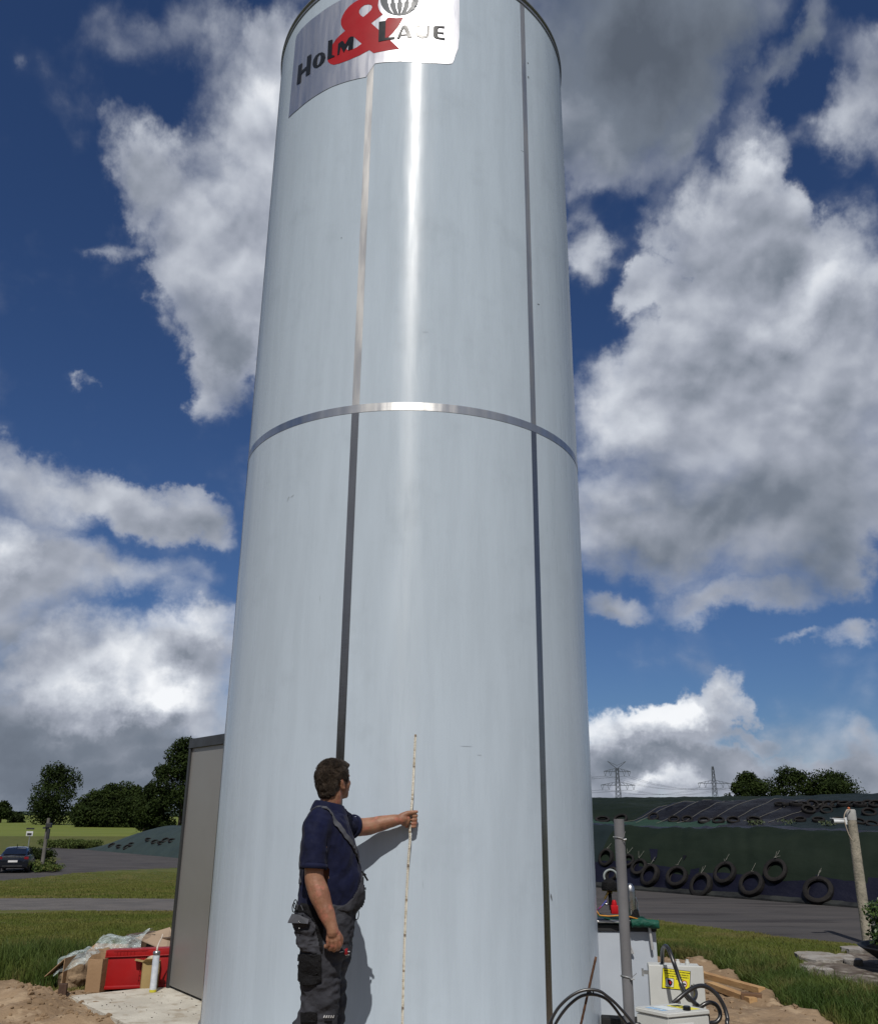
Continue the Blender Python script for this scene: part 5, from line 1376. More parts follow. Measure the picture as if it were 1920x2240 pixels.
for k, (px, py, w, lab) in enumerate(hd):
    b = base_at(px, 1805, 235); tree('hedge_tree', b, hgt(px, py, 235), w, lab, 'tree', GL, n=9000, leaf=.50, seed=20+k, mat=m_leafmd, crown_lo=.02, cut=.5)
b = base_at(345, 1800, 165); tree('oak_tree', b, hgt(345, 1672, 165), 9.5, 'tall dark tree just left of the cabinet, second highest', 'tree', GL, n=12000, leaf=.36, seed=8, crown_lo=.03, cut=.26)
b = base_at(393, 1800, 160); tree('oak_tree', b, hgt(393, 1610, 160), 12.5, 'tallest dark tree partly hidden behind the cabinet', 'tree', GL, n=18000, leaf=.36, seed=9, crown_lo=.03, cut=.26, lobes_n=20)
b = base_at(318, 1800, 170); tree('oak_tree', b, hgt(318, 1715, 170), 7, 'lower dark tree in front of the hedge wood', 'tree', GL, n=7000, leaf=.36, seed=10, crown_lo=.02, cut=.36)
# right side trees
GR = 'broad trees behind the silage clamp'
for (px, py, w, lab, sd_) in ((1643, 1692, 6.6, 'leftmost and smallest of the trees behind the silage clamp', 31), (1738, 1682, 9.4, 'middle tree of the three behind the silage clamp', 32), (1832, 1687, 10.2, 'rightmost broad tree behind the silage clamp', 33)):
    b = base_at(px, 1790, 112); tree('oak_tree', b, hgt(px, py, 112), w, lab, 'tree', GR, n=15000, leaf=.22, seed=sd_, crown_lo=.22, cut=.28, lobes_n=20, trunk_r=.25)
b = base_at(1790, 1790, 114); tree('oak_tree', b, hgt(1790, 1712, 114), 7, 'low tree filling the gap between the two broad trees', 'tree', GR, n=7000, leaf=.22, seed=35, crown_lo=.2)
# far woodland belts: read as one mass
def belt(pxs, D, name, label, n, leaf, seed, mat):
    rs = np.random.default_rng(seed); P = []
    xs = [p[0] for p in pxs]; ys = [p[1] for p in pxs]
    for _ in range(n):
        px = rs.uniform(xs[0], xs[-1]); top = np.interp(px, xs, ys)
        p = at(px, top, D); h = p.z-tz(p.x, D)
        h *= .86+.28*noise.noise(Vector((p.x*.12, 0, seed)))+.14*noise.noise(Vector((p.x*.5, 3, seed)))
        P.append((p.x, D+rs.uniform(-6, 6), tz(p.x, D)+h*rs.uniform(0, 1)**.6))
    P = np.array(P); v, f = leaf_quads(P, leaf, rs, .2)
    o = link_mesh(name, np_mesh(name, v, f, 4), mat, loc=tuple(P.mean(0)*np.array([1, 1, 0])))
    return tag(o, label, 'woodland', kind='stuff')
belt([(1280, 1745), (1330, 1748), (1400, 1742), (1440, 1752), (1480, 1748), (1560, 1753), (1700, 1757), (1960, 1757)], 320, 'far_woodland', 'distant dark woodland strip behind the silage clamp under the pylons', 22000, 1.1, 51, m_leafmd)
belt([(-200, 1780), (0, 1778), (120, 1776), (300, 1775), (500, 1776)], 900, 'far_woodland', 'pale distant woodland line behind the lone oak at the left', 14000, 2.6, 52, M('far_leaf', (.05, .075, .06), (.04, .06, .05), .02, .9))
# weeds between field and farm road, left
def bush(px, py, D, w, h, label, seed, n=2600, leaf=.12, mat=None, name='weed_bush', group='weeds along the left field'):
    rs = np.random.default_rng(seed); b = base_at(px, py, D)
    t_ = thing(name, b, label, 'bush', group)
    lobes = [(b[0]+rs.uniform(-.38, .38)*w, b[1]+rs.uniform(-.8, .8), b[2]+h*rs.uniform(.2, .62), w*.16, 1.0, h*.36) for _ in range(14)]
    P, out = crown_points(lobes, n, rs, .8); v, f = leaf_quads(P, leaf, rs, .1)
    link_mesh('foliage', np_mesh('foliage', v, f, 4), mat or m_leafmd, t_)
    mb = MB()
    for k in range(8): mb.tube([(b[0]+rs.uniform(-.3, .3)*w, b[1], b[2]-.1), (b[0]+rs.uniform(-.4, .4)*w, b[1], b[2]+h*.7)], .02, 5)
    mb.build('stems', m_bark, t_)
bush(140, 1850, 97, 4.6, .95, 'broad green weeds left of the left silage heap', 61, 5500, .14, M('weed_green', (.040, .062, .012), (.065, .085, .020), .8, .8)); bush(185, 1850, 96, 4.2, .95, 'green weeds at the foot of the left silage heap', 62, 4500, .14, _m['weed_green'])
bush(78, 1870, 74, 3.0, 1.0, 'dark low weeds behind the leaning pole', 63, 2500, .16)
bush(88, 1888, 60, 2.0, .75, 'grassy tuft at the foot of the leaning pole', 64, 3000, .10, m_blade_long); bush(110, 1890, 59, 1.2, .5, 'low grass tuft right of the leaning pole', 65, 1600, .09, m_blade_long)
# shrub in the planter bowl
sb = Vector((wb.x, wb.y, zr*.86)); sh = thing('leafy_shrub', sb, 'dense bright green leafy shrub growing in the black planter bowl', 'shrub')
rs = np.random.default_rng(77)
zt_ = at(1905, 1968, 10.3).z
lobes = [(sb.x+rs.uniform(-.42, .5), sb.y+rs.uniform(-.4, .4), zr+.08+rs.uniform(0, zt_-zr-.16), .15, .17, .12) for _ in range(26)]+[(sb.x+.2, sb.y, zt_*.75, .4, .4, .22), (sb.x-.40, sb.y, zt_-.12, .13, .2, .12), (sb.x-.42, sb.y-.05, zr+.10, .12, .2, .10)]
P, out = crown_points(lobes, 9000, rs, .6); v, f = leaf_quads(P, .034, rs, .5, out*.7)
link_mesh('foliage', np_mesh('foliage', v, f, 4), m_leafsh, sh)
mb = MB()
for k in range(14): mb.tube([(sb.x+rs.uniform(-.2, .2), sb.y+rs.uniform(-.1, .1), zr*.8), (sb.x+rs.uniform(-.4, .5), sb.y+rs.uniform(-.2, .2), zt_*.85)], [.010, .004], 5)
mb.build('stems', m_bark, sh)

# ================================================================== RIGHT: silage clamp
B0 = Vector((*hit(1300, 1941).xy, 0)); B1 = Vector((*hit(1880, 1987).xy, 0))
ud = (B1-B0).normalized(); wd = Vector((-ud.y, ud.x, 0)); wd = wd if wd.y > 0 else -wd
def clamp_z(u, w):
    t1 = min(1, max(0, w/1.15)); z = 1.30*(1-(1-t1)**1.7)
    if w > 1.2: z += .03*(w-1.2)
    t2 = min(1, max(0, (w-2.6)/2.6)); z += (.42+.03*max(0, u)*.6)*t2*t2*(3-2*t2)
    t3 = min(1, max(0, (w-7)/4)); z += (.12+.016*max(0, u))*t3*t3*(3-2*t3)
    # black tunnel cover with tie-down ribs
    if -1.3 < u < 3.4 and 2.3 < w < 5.6:
        k = math.sin(pi*min(1, max(0, (w-2.3)/3.3)))*min(1, (u+1.3)*1.2, (3.4-u)*3)
        z += .17*k*(1-.20*abs(math.cos(u*pi*1.55))**8)
    z += .09*noise.noise(Vector((u*.45, w*.6, 1)))*t1+.045*noise.noise(Vector((u*1.6, w*1.1, 4)))*t1+.055*abs(noise.noise(Vector((u*2.6+w*1.4, w*1.3, 7))))*min(1, w*3)+.030*abs(noise.noise(Vector((u*1.2, w*4.5, 12))))*min(1, w*3)+.012*noise.noise(Vector((u*9, w*6, 3)))*min(1, w*3)
    fade = min(1, max(0, (30-w)/12)); return z*fade
def cp(u, w, off=0.0): p = B0+ud*u+wd*w; return Vector((p.x, p.y, clamp_z(u, w)+off))
us = np.arange(-14, 16, .07); ws = np.concatenate([np.arange(0, 1.3, .06), np.arange(1.3, 12, .12), np.arange(12, 31, 1.0)])
Vs = []
for u in us:
    for w in ws:
        w2 = w+(.10*noise.noise(Vector((u*.7, 0, 0)))*max(0, 1-w) if w < 1 else 0); Vs.append(cp(u, w2))
n1_, n2_ = len(us), len(ws); ii = np.arange(n1_*n2_).reshape(n1_, n2_)
fq = np.stack([ii[:-1, :-1], ii[1:, :-1], ii[1:, 1:], ii[:-1, 1:]], -1).reshape(-1, 4)
# net, plastic and blue film zones as material slots
def cov(name, c1, c2, rough, bscale, bump, spec=.1): return M(name, c1, c2, 1.2, rough, bump=bump, bscale=bscale, spec=spec, stretch=(.6, .6, 1.6))
m_net = cov('green_net', (.0068, .0120, .0078), (.0105, .0165, .0112), .75, 5, .9)
m_netb = cov('teal_net', (.008, .014, .016), (.012, .019, .021), .75, 5, .8)
m_navy = cov('navy_film', (.0035, .0038, .0105), (.0055, .006, .015), .45, 7, 1.0, .22)
m_blk = cov('black_film', (.005, .005, .007), (.008, .008, .011), .5, 8, 1.0, .15)
m_netl = cov('light_green_net', (.022, .048, .034), (.017, .037, .027), .7, 5, .7)
me = np_mesh('cover', [tuple(p) for p in Vs], fq, 4)
mi = []
for i in range(n1_-1):
    for j in range(n2_-1):
        u, w = us[i], ws[j]; n_ = noise.noise(Vector((u*.55, 0, 2)))+.35*noise.noise(Vector((u*2.2, 0, 2)))
        z = clamp_z(u, w)
        if w < 1.2: k = 2 if z < .47+.20*n_-.02*max(0, u-1) else (1 if u < -.1+.2*n_ else 0)
        elif -1.3+.3*n_ < u < 3.4 and 2.75-.1*u+.2*n_ < w < 5.2+.3*n_: k = 3
        elif w < 3.1+.15*n_: k = 4 if (u < 2.2 and w > 1.5+.15*n_) else (2 if w < 1.55 else 3 if u < 3.4 else 1)
        elif u > 3.4: k = 1
        elif u <= -1.3: k = 0
        else: k = 1
        mi.append(k)
me.polygons.foreach_set('material_index', mi); me.polygons.foreach_set('use_smooth', [True]*len(mi))
clampt = thing('silage_clamp', (*cp(3, 2).xy, 0), 'long dark green covered silage clamp weighted with tyres across the road', 'silage heap')
link_mesh('cover', me, [m_net, m_netb, m_navy, m_blk, m_netl], clampt)
# loose hem of film at the foot
mb = MB(); R_ = []
for k in range(160):
    u = -9+22*k/159; d = .05+.05*noise.noise(Vector((u*1.3, 5, 0))); p = B0+ud*u-wd*d
    q = B0+ud*u+wd*.12
    R_.append([Vector((q.x, q.y, .14)), Vector((p.x, p.y, .035+.02*noise.noise(Vector((u*4, 0, 0))))), Vector((p.x, p.y, .005)), Vector((q.x, q.y, .005))])
mb.rings(R_); mb.build('film_hem', M('grey_hem', (.024, .026, .025), (.01, .011, .012), 3, .6, bump=.6, bscale=9), clampt)
m_tyre = M('tyre_rubber', (.011, .0105, .011), (.018, .0165, .016), 6, .8, bump=.6, bscale=26, spec=.1)
def hit_clamp(px, py):
    d = ray(px, py).normalized(); t = 8
    while t < 60:
        p = EYE+d*t; r = p-B0; u, w = r.dot(ud), r.dot(wd)
        if w > 0 and p.z < clamp_z(u, w): return u, w, p
        t += .02
    return None
def tyre_mesh(R, w, r_in):
    mb = MB(); prof = [(r_in, -w*.32), (r_in+.02, -w*.5), (R*.90, -w*.5), (R*.985, -w*.36), (R, -w*.1), (R, w*.1), (R*.985, w*.36), (R*.90, w*.5), (r_in+.02, w*.5), (r_in, w*.32), (r_in+.02, w*.26), (R*.86, w*.30), (R*.86, -w*.30), (r_in+.02, -w*.26)]
    mb.lathe(prof, seg=36, closed_profile=True); me = mb.mesh('tyre', 'auto'); me.materials.append(m_tyre); return me
tyA = tyre_mesh(.30, .135, .200)
m_rope = M('pale_twine', (.16, .155, .135))
Z2 = lambda u, v: (1200+u/2.4667, 1640+v/2.4667)
front = [(315, 590, 92, 'second lowest tyre at the left end, next to the silo edge'), (432, 605, 70, 'tyre half hidden behind the grey pipe'), (492, 640, 100, 'third tyre along the foot, half covered by the next one'), (552, 684, 122, 'dusty tyre under the narrow blue tear in the cover'),
         (697, 692, 130, 'tyre under the small triangular tear in the cover'), (828, 738, 130, 'lowest lying tyre left of the centre pair'), (955, 672, 128, 'raised tyre of the centre pair, tied with twine'), (1100, 732, 142, 'lower tyre of the centre pair'),
         (1228, 660, 146, 'highest hanging front tyre with a thick bunch of twine'), (1460, 768, 156, 'largest looking tyre standing alone near the concrete post'), (345, 678, 84, 'pale rimmed tyre beside the brazing kit')]
terr = [(290, 388, 80), (388, 386, 84), (565, 372, 62), (675, 386, 62), (748, 386, 60), (838, 392, 62), (915, 392, 62), (998, 392, 66), (1110, 390, 84), (1355, 388, 74), (1455, 388, 74), (1560, 398, 74), (1672, 398, 70), (1745, 412, 74), (1500, 335, 70), (1400, 332, 70), (1730, 350, 80)]
uprow = [(1250+43*k, 304+int(2*math.sin(k*2.1)), 40) for k in range(13)]
ORD = 'first second third fourth fifth sixth seventh eighth ninth tenth eleventh twelfth thirteenth fourteenth fifteenth sixteenth seventeenth'.split()
def put_tyre(u_, v_, wpx, label, group, tilt=None):
    h = hit_clamp(*Z2(u_, v_))
    if not h: return
    u, w, p = h; e = .12
    du = cp(u+e, w)-cp(u-e, w); dw = cp(u, w+e)-cp(u, max(0, w-e)); nr = du.cross(dw).normalized(); nr = nr if nr.z > 0 else -nr
    if tilt is not None: nr = (nr*(1-tilt)+Vector((-.1, -1, .25)).normalized()*tilt).normalized()
    D = p.y; R = min(.40, max(.15, wpx/2.4667*D/2060/2))
    o = bpy.data.objects.new('tyre', tyA); col.objects.link(o)
    o.matrix_world = Matrix.Translation(p+nr*.045) @ nr.to_track_quat('Z', 'Y').to_matrix().to_4x4() @ Matrix.Rotation(random.uniform(-.22, .22), 4, 'X') @ Matrix.Rotation(random.uniform(-.16, .16), 4, 'Y') @ Matrix.Rotation(random.random()*6, 4, 'Z') @ Matrix.Scale(R/.30*random.uniform(.90, 1.08), 4) @ Matrix.Diagonal((1, random.uniform(.92, 1), random.uniform(.8, 1.2), 1))
    tag(o, label, 'tyre', group)
    return p, nr, R
for k, (u_, v_, wpx, lab) in enumerate(front):
    r = put_tyre(u_, v_, wpx, lab, 'tyres hanging on the front of the silage clamp', .0)
    if r and k != 10:
        p, nr, R = r; upv = Vector((0, 0, 1)); upv = (upv-nr*upv.dot(nr)).normalized(); q = p+upv*R*.85+nr*.12
        mb = MB()
        for _ in range(8 if 'thick' in lab else 2):
            dv = upv*random.uniform(-.02, .16)+ud*random.uniform(-.07, .07)+nr*random.uniform(-.06, .02)
            mb.tube([q, q+dv*.5+nr*.01, q+dv], .0032, 4)
        mb.tube([q, q+upv*.22-nr*.10], .003, 4)
        tag(mb.build('twine', m_rope, loc=q), 'pale twine on the '+lab.split(',')[0], 'twine', 'twine tying the front tyres')
for k, (u_, v_, wpx) in enumerate(terr): put_tyre(u_, v_, wpx, '%s tyre from the left in the row along the clamp terrace' % ORD[k] if k < 14 else ('flat lying black tyre under the small tyre row, %s' % ('near the post', 'left of it', 'right of the post')[k-14]), 'tyres lying along the terrace of the silage clamp', .30)
for k, (u_, v_, wpx) in enumerate(uprow): put_tyre(u_, v_, wpx*.9, 'small far %s tyre from the left in the top row of the clamp' % ORD[k], 'tyres in the far top row of the silage clamp', .15)
# tie ribs over the black cover
mb = MB()
for k in range(8):
    u = -1.15+.60*k; mb.tube([cp(u+.25*j/8, 2.5+2.6*j/8, .012) for j in range(9)], .005, 5)
mb.build('tie_rope', m_rope, clampt, smooth=True)
# holes torn in the net
for (pl, mt) in (([(545, 540), (590, 542), (586, 580), (568, 610), (555, 600)], m_navy), ([(725, 576), (746, 574), (728, 606)], m_blk)):
    P_ = []
    for q in pl:
        h = hit_clamp(*Z2(*q)); 
        if h: P_.append(h[2]+Vector((-.01, -.012, .012)))
    mb = MB(); mb.prism(P_, (.0, -.004, .003)); mb.build('torn_hole', mt, clampt)
# weeds on the terrace
for (pu, pv, wpx, lab, sd_) in ((1125, 408, 110, 'pale green weeds growing on the terrace under the black cover', 71), (1300, 402, 120, 'pale weeds growing on the terrace left of the security camera', 72), (1510, 412, 80, 'small weeds on the terrace below the security camera', 73)):
    h = hit_clamp(*Z2(pu, pv)); rs = np.random.default_rng(sd_)
    if not h: continue
    p = h[2]; hw = wpx/2.4667/2060*p.y/2
    m_ = 150; P = np.stack([rs.uniform(-hw, hw, m_)*ud.x+p.x, rs.uniform(-hw, hw, m_)*ud.y+p.y+rs.uniform(-.1, .3, m_), p.z+rs.uniform(-.04, .10, m_)], -1)
    v, f = leaf_quads(P, .040, rs, .1); o = link_mesh('terrace_weeds', np_mesh('terrace_weeds', v, f, 4), M('weed_leaf', (.045, .065, .028), (.065, .08, .04), 9, .7), loc=p); tag(o, lab, 'weeds', 'weeds on the silage clamp terrace')
# left silage heap
hp0, hp1 = hit(178, 1858), hit(384, 1877)
ld = Vector(((hp1-hp0).x, (hp1-hp0).y, 0)); LL = ld.length; ld.normalize(); lw = Vector((-ld.y, ld.x, 0)); lw = lw if lw.y > 0 else -lw
htop = at(340, 1808, (hp1.y+8)).z
def lz(u, w):
    b_ = tz((hp0+ld*u+lw*w).x, (hp0+ld*u+lw*w).y)
    t1 = min(1, max(0, w/5.0)); t2 = min(1, max(0, (u+.1)/(LL*.5))); H_ = max(.5, htop-b_)
    return b_+H_*math.sin(t1*pi/2)**.9*math.sin(t2*pi/2)**.8+.12*noise.noise(Vector((u*.5, w*.5, 0)))*t1
mb = MB(); R_ = []
for i in range(70):
    u = -.2+(LL+14)*i/69; R_.append([Vector(((hp0+ld*u+lw*w).x, (hp0+ld*u+lw*w).y, lz(u, w))) for w in np.concatenate([np.arange(0, 5.2, .3), np.arange(5.5, 16, 1.5)])])
mb.rings(R_, caps=False, closed=False)
lh = thing('silage_heap', hp0, 'low teal covered silage heap with tyres beyond the left farm road', 'silage heap'); mb.build('cover', M('teal_cover', (.018, .030, .029), (.024, .038, .036), .5, .7, bump=.8, bscale=1.5, spec=.3), lh, smooth=True)
Z1 = lambda u, v: (u/3.1385, 1580+v/3.1385)
tyB = tyre_mesh(.34, .15, .22)
def hit_heap(px, py):
    d = ray(px, py).normalized(); t = 30
    while t < 140:
        p = EYE+d*t; r = p-hp0; u, w = r.dot(ld), r.dot(lw)
        if w > 0 and -1 < u < LL+14 and p.z < lz(u, w): return p
        t += .05
k = 0
for (u_, v_) in ((700, 822), (750, 805), (765, 850), (820, 858), (868, 862), (905, 845), (1020, 812), (1062, 826), (1105, 835), (1135, 815), (1180, 818)):
    p = hit_heap(*Z1(u_, v_))
    if p is None: continue
    k += 1
    o = bpy.data.objects.new('tyre', tyB); col.objects.link(o)
    o.matrix_world = Matrix.Translation(p+Vector((0, -.03, .04))) @ Matrix.Rotation(radians(random.uniform(12, 34)), 4, 'X') @ Matrix.Rotation(radians(random.uniform(-20, 20)), 4, 'Y')
    tag(o, 'small dark %s tyre from the left end of the left silage heap' % ORD[k-1], 'tyre', 'tyres on the left silage heap')

# ================================================================== posts, sign, car, pylons
m_post = M('weathered_concrete', (.30, .27, .215), (.22, .20, .16), 6, .95, bump=.6, bscale=50, c3=(.16, .15, .12), s3=22)
po = at(1892, 2050, 12.5); pt_ = at(1858, 1772, 12.5)
post = thing('concrete_post', (po.x, 12.5, 0), 'round weathered concrete post carrying a white security camera', 'post')
mb = MB(); mb.lathe([(.068, -.1), (.066, .5), (.0625, 1.2), (.060, pt_.z-.14), (.060, pt_.z-.02), (.052, pt_.z), (.001, pt_.z+.002)], c=(pt_.x+.01, 12.5, 0), seg=24); mb.build('shaft', m_post, post, smooth='auto')
mb = MB(); mb.lathe([(.061, pt_.z-.13), (.0625, pt_.z-.13), (.0625, pt_.z-.01), (.052, pt_.z+.006), (.001, pt_.z+.008)], c=(pt_.x+.01, 12.5, 0), seg=24); mb.build('cap', M('pale_cap', (.30, .30, .29), None, 9, .8), post, smooth='auto')
mb = MB(); mb.lathe([(.001, 0), (.018, 0), (.016, .022), (.001, .028)], c=(pt_.x-.01, 12.5, pt_.z+.008), seg=12); mb.build('orange_plug', M('orange_plug', (.42, .12, .05)), post, smooth=True)
cm0 = at(1845, 1797, 12.43)
sc_t = thing('security_camera', cm0, 'white bullet security camera fixed to the concrete post', 'camera')
mb = MB(); a_, b_ = cm0+Vector((-.005, 0, .0)), cm0+Vector((-.155, -.03, -.0)); mb.tube([a_, a_.lerp(b_, .05), a_.lerp(b_, .6), b_], [.026, .032, .032, .030], 14); mb.bar(a_+Vector((.01, 0, .028)), b_+Vector((-.02, 0, .036)), .06, .008); mb.build('housing', M('camera_white', (.62, .64, .66)), sc_t, smooth='auto')
mb = MB(); mb.tube([b_+Vector((.002, 0, 0)), b_+Vector((-.004, -.001, 0))], .024, 14); mb.build('lens', m_ink, sc_t, smooth='auto')
mb = MB(); mb.tube([cm0+Vector((-.02, 0, 0)), cm0+Vector((.05, .02, .0))], .013, 8); mb.tube([cm0+Vector((.03, .01, -.04)), cm0+Vector((.03, .01, .05))], .018, 8); mb.build('bracket', _m['camera_white'], sc_t, smooth='auto')
q0 = Vector((pt_.x-.02, 12.43, pt_.z))
mb = MB(); mb.tube(smoothpath([q0, q0+Vector((-.06, -.02, -.01)), q0+Vector((-.105, -.02, -.09)), q0+Vector((-.10, -.02, -.2)), q0+Vector((-.07, -.01, -.31)), q0+Vector((-.035, .0, -.38))]), .0075, 6); tag(mb.build('camera_cable', M('pale_cable', (.38, .32, .26)), smooth=True, loc=q0), 'pale cable looping from the post top to the security camera', 'cable')
# left pole
lp = at(93, 1887, 59.0); lpz = tz(lp.x, 59.0); lt = at(106, 1790, 59.0)
pl = thing('wooden_pole', (lp.x, 59.0, lpz), 'slim pole with a small fitting beside the parked car', 'pole')
mb = MB(); mb.tube([(lp.x, 59, lpz-.2), (lt.x+.02, 59, lt.z)], [.125, .095], 14); mb.build('shaft', M('pole_grey', (.13, .125, .11), (.10, .095, .085), 2, .9), pl, smooth='auto')
q = at(107, 1806, 58.8); mb = MB(); mb.box(q, (.35, .25, .28), bevel=.04); mb.box(q+Vector((-.2, 0, -.15)), (.28, .1, .1)); mb.box(q+Vector((.02, 0, -.5)), (.16, .16, .6)); mb.build('fitting', m_trim, pl)
sg = at(62, 1850, 85); sz_ = tz(sg.x, 85); s1_ = at(63, 1824, 85)
sgt = thing('road_sign', (sg.x, 85, sz_), 'small white sign board on a thin post above the parked car', 'sign')
mb = MB(); mb.tube([(sg.x, 85, sz_), (sg.x, 85, s1_.z)], .05, 8); mb.build('post', m_galv, sgt)
mb = MB(); mb.box((sg.x, 84.9, s1_.z), (.60, .05, .40)); mb.build('board', M('sign_white', (.50, .51, .52)), sgt); mb = MB(); mb.box((sg.x, 84.9, s1_.z+.42), (.70, .05, .14)); mb.box((sg.x, 84.86, s1_.z-.04), (.4, .02, .18)); mb.build('dark_board', m_trim, sgt)

# parked car, seen from behind
m_cp = M('dark_blue_paint', (.012, .014, .022), (.010, .012, .019), 2, .22, .4, coat=.8)
m_glass = M('tinted_glass', (.010, .014, .026), None, 2, .06, spec=.9)
CD = 57.0; cr = at(26, 1897, CD); cz0 = tz(cr.x, CD)+.0
carT = thing('parked_car', (cr.x, CD, cz0), 'dark blue sedan parked on the left farm road, seen from behind', 'car')
hdg = radians(18)                                # drives away, turned a little left
fx_ = Vector((-sin(hdg), cos(hdg), 0)); sx_ = Vector((cos(hdg), sin(hdg), 0)); org = Vector((cr.x, CD, cz0))
CV = lambda l, s, z: org+fx_*l+sx_*s+Vector((0, 0, z))
def section(l, prof): return [CV(l, s, z) for s, z in prof]
def body_prof(hw, zb, zs, tuck=.06):
    return [(-hw+tuck, zb), (-hw, zb+.16), (-hw-.01, (zb+zs)/2), (-hw+.05, zs), (0, zs+.03), (hw-.05, zs), (hw+.01, (zb+zs)/2), (hw, zb+.16), (hw-tuck, zb)]
mb = MB(); mb.rings([section(l, body_prof(hw, zb, zs)) for l, hw, zb, zs in ((0, .78, .36, .86), (.05, .86, .30, .98), (.35, .90, .26, 1.00), (1.1, .92, .24, .96), (2.4, .92, .24, .94), (3.6, .90, .26, .86), (4.3, .84, .30, .74), (4.5, .70, .38, .62))])
cb_ = mb.build('body', m_cp, carT, smooth='auto')
def cab_prof(hb, ht, zb, zt): return [(-hb, zb), (-ht, zt-.05), (-ht+.12, zt), (0, zt+.02), (ht-.12, zt), (ht, zt-.05), (hb, zb)]
mb = MB(); mb.rings([section(l, cab_prof(hb, ht, .93, zt)) for l, hb, ht, zt in ((.28, .80, .68, 1.02), (.95, .82, .60, 1.36), (1.5, .83, .60, 1.44), (2.3, .83, .60, 1.43), (2.75, .82, .60, 1.32), (3.35, .80, .66, .96))]); mb.build('cabin', m_cp, carT, smooth='auto')
def panel3(P_, nm, mt, par=carT, th=.012):
    n_ = (P_[1]-P_[0]).cross(P_[2]-P_[0]).normalized(); n_ = n_ if n_.dot(EYE-P_[0]) > 0 else -n_
    mb = MB(); mb.prism([p+n_*.012 for p in P_], n_*th); return mb.build(nm, mt, par)
panel3([CV(.32, -.68, 1.05), CV(.32, .68, 1.05), CV(.88, .54, 1.33), CV(.88, -.54, 1.33)], 'rear_window', m_glass)
panel3([CV(.6, .80, 1.02), CV(1.1, .73, 1.28), CV(2.2, .72, 1.33), CV(2.9, .80, 1.02)], 'side_window', m_glass)
panel3([CV(.02, -.62, .90), CV(.02, .62, .90), CV(.02, .62, .95), CV(.02, -.62, .95)], 'chrome_bar', m_steelsmall)
for s in (-1, 1): panel3([CV(.02, s*.84, .78), CV(.02, s*.60, .80), CV(.02, s*.60, .93), CV(.04, s*.84, .93)], 'tail_light', M('tail_red', (.16, .01, .015), None, 3, .2))
panel3([CV(-.01, -.26, .62), CV(-.01, .26, .62), CV(-.01, .26, .73), CV(-.01, -.26, .73)], 'number_plate', m_white)
panel3([CV(-.01, -.55, .38), CV(-.01, .55, .38), CV(-.01, .55, .45), CV(-.01, -.55, .45)], 'bumper_insert', m_trim)
for (l, s) in ((.80, -.80), (.80, .80), (3.6, -.80), (3.6, .80)):
    mb = MB(); R3 = Matrix((fx_, Vector((0, 0, 1)), sx_)).transposed()
    mb.lathe([(.20, -.11), (.31, -.11), (.335, -.07), (.335, .07), (.31, .11), (.20, .11)], c=CV(l, s, .33), seg=28, mtx=R3, closed_profile=True); wh = mb.build('wheel', m_rubber, carT, smooth='auto')
    mb = MB(); mb.lathe([(.001, -.08), (.20, -.10), (.20, .10), (.001, .08)], c=CV(l, s, .33), seg=20, mtx=R3); mb.build('rim', m_steelsmall, wh, smooth='auto')
mb = MB(); mb.tube([CV(1.3, 0, 1.44), CV(1.15, 0, 1.58)], .02, 6); mb.build('antenna', m_ink, carT)

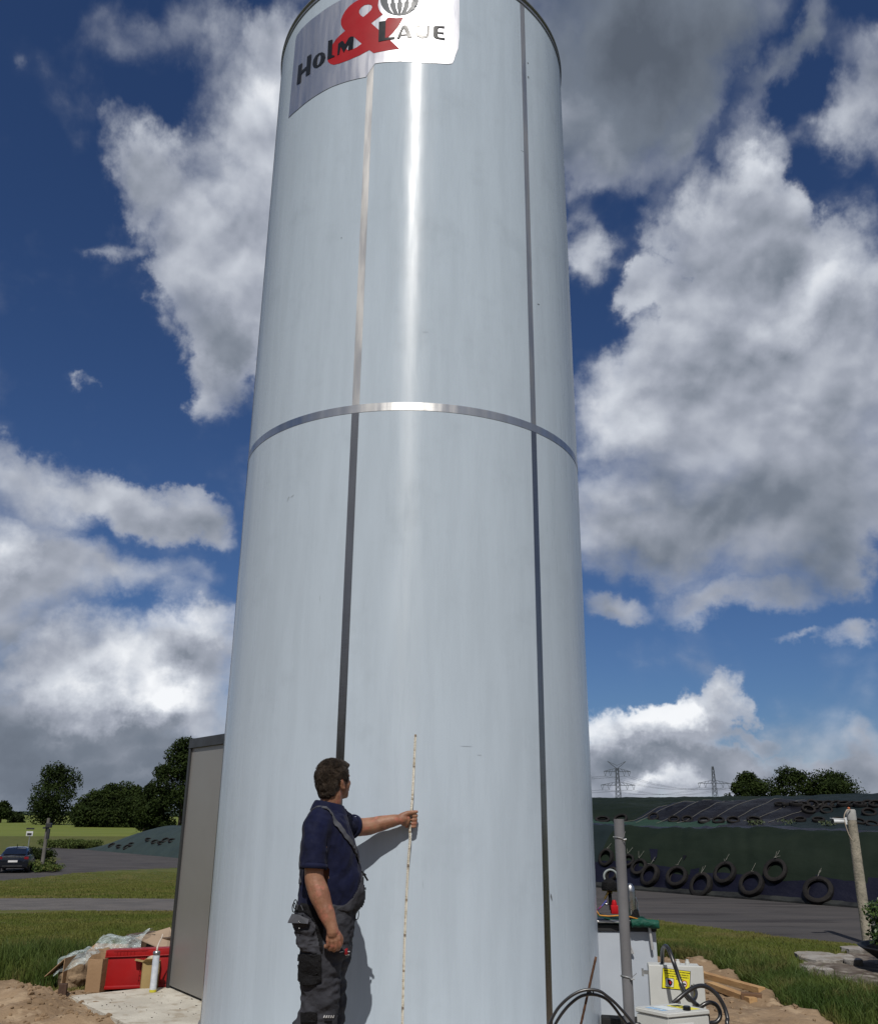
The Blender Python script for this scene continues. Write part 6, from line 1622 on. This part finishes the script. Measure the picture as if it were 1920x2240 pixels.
# pylons
m_pyl = M('pylon_steel', (.06, .07, .082), None, .1, .8)
def pylon(px, ptop, D, arms, label, w=5.0, r=.26, vee=False):
    b = at(px, 1790, D); bz = -4; top = at(px, ptop, D).z
    t_ = thing('electricity_pylon', (b.x, D, bz), label, 'pylon', 'pylons on the horizon'); H_ = top-bz
    def wz(z): f = (z-bz)/H_; return w*(1-f)**1.2*.5+.75 if f < .98 else .5
    mb = MB(); zs = np.linspace(bz, top-(5 if vee else 0), 14)
    for sx in (-1, 1):
        for sy in (-1, 1):
            for a, b_ in zip(zs[:-1], zs[1:]): mb.bar((b.x+sx*wz(a), D+sy*wz(a), a), (b.x+sx*wz(b_), D+sy*wz(b_), b_), r*1.3)
    for a, b_ in zip(zs[:-1], zs[1:]):
        for sy in (-1, 1):
            mb.bar((b.x-wz(a), D+sy*wz(a), a), (b.x+wz(b_), D+sy*wz(b_), b_), r*.8); mb.bar((b.x+wz(a), D+sy*wz(a), a), (b.x-wz(b_), D+sy*wz(b_), b_), r*.8)
    mb.build('tower', m_pyl, t_)
    tips = []
    for (py, half) in arms:
        z = at(px, py, D).z; mb = MB()
        for s in (-1, 1):
            e = Vector((b.x+s*half, D, z)); mb.bar((b.x+s*.8, D, z-.2), e, r*1.6); mb.bar((b.x+s*.8, D, z+2.6), e, r*1.2)
            for k in range(1, 5):
                x = b.x+s*half*k/5; mb.bar((x, D, z), (x-s*half/10, D, z+2.5*(1-k/5)+.3), r)
            for f in (.62, 1.0):
                x = b.x+s*half*f; mb.bar((x, D, z), (x-s*1.2, D, z-3.6), r*.9); mb.bar((x-s*2.4, D, z), (x-s*1.2, D, z-3.6), r*.9)
                tips.append(Vector((x-s*1.2, D, z-3.6)))
        mb.build('crossarm', m_pyl, t_)
    if vee:
        mb = MB(); z = top-5
        for s in (-1, 1): mb.bar((b.x, D, z-1), (b.x+s*7.5, D, top), r*1.6); mb.bar((b.x, D, z+1.8), (b.x+s*7.5, D, top), r)
        mb.build('earth_wire_horns', m_pyl, t_)
    return tips
t1 = pylon(1355, 1666, 760, ((1688, 11), (1718, 14)), 'lattice pylon with two crossarms just right of the silo', vee=True)
t2 = pylon(1568, 1677, 800, ((1714, 14),), 'slender lattice pylon with one crossarm left of the trees')
mb = MB()
def wire(a, b, sag=6): mb.tube([a.lerp(b, k/14)-Vector((0, 0, sag*4*(k/14)*(1-k/14))) for k in range(15)], .06, 4)
for i, tp in enumerate(t1):
    far = t2[i % len(t2)]; wire(tp, far, 5); wire(tp, tp+Vector((-260, 60, 0)), 6)
for tp in t2: wire(tp, tp+Vector((420, 120, 4)), 9)
tag(mb.build('power_lines', m_pyl, loc=(80, 780, 0)), 'thin power lines strung between the two pylons and beyond', 'power lines')
bpy.context.view_layer.update()
# ------------------------------------------------------------------ behind the photographer: unseen hall and trees, added as dark reflection for bare steel
hall = thing('added_hall', (-12, -34, 0), 'long dark hall with closed doors, added out of view for the steel to mirror', 'building')
m_board = M('dark_cladding', (.030, .026, .022), (.022, .019, .016), 1.5, .8, stretch=(4, 1, .3))
mb = MB(); mb.box((-12, -38, 4.2), (92, 12, 8.4)); mb.build('wall', m_board, hall)
mb = MB(); mb.prism([(-59, -31.2, 8.2), (-59, -38, 12), (-59, -44.8, 8.2)], (94, 0, 0)); mb.build('roof', M('fibre_roof', (.06, .058, .055), (.045, .043, .04), 2, .9), hall)
for x in (-40, -24, -8, 8, 22):
    mb = MB(); mb.box((x, -31.95, 2.2), (5, .08, 4.4)); mb.build('door', m_trim, hall)
for k, (x, y, h, w) in enumerate(((-66, -36, 14, 13), (-70, -24, 13, 12), (-72, -10, 12, 12), (44, -30, 13, 13), (48, -14, 12, 12))):
    tree('oak_tree', (x, y, 0), h, w, '%s dark tree added out of view beside the mirrored hall' % ('nearest western', 'middle western', 'far western', 'nearest eastern', 'far eastern')[k], 'tree', 'unseen trees added for dark reflections', n=2500, leaf=.9, seed=90+k, crown_lo=.04)
bpy.context.view_layer.update()
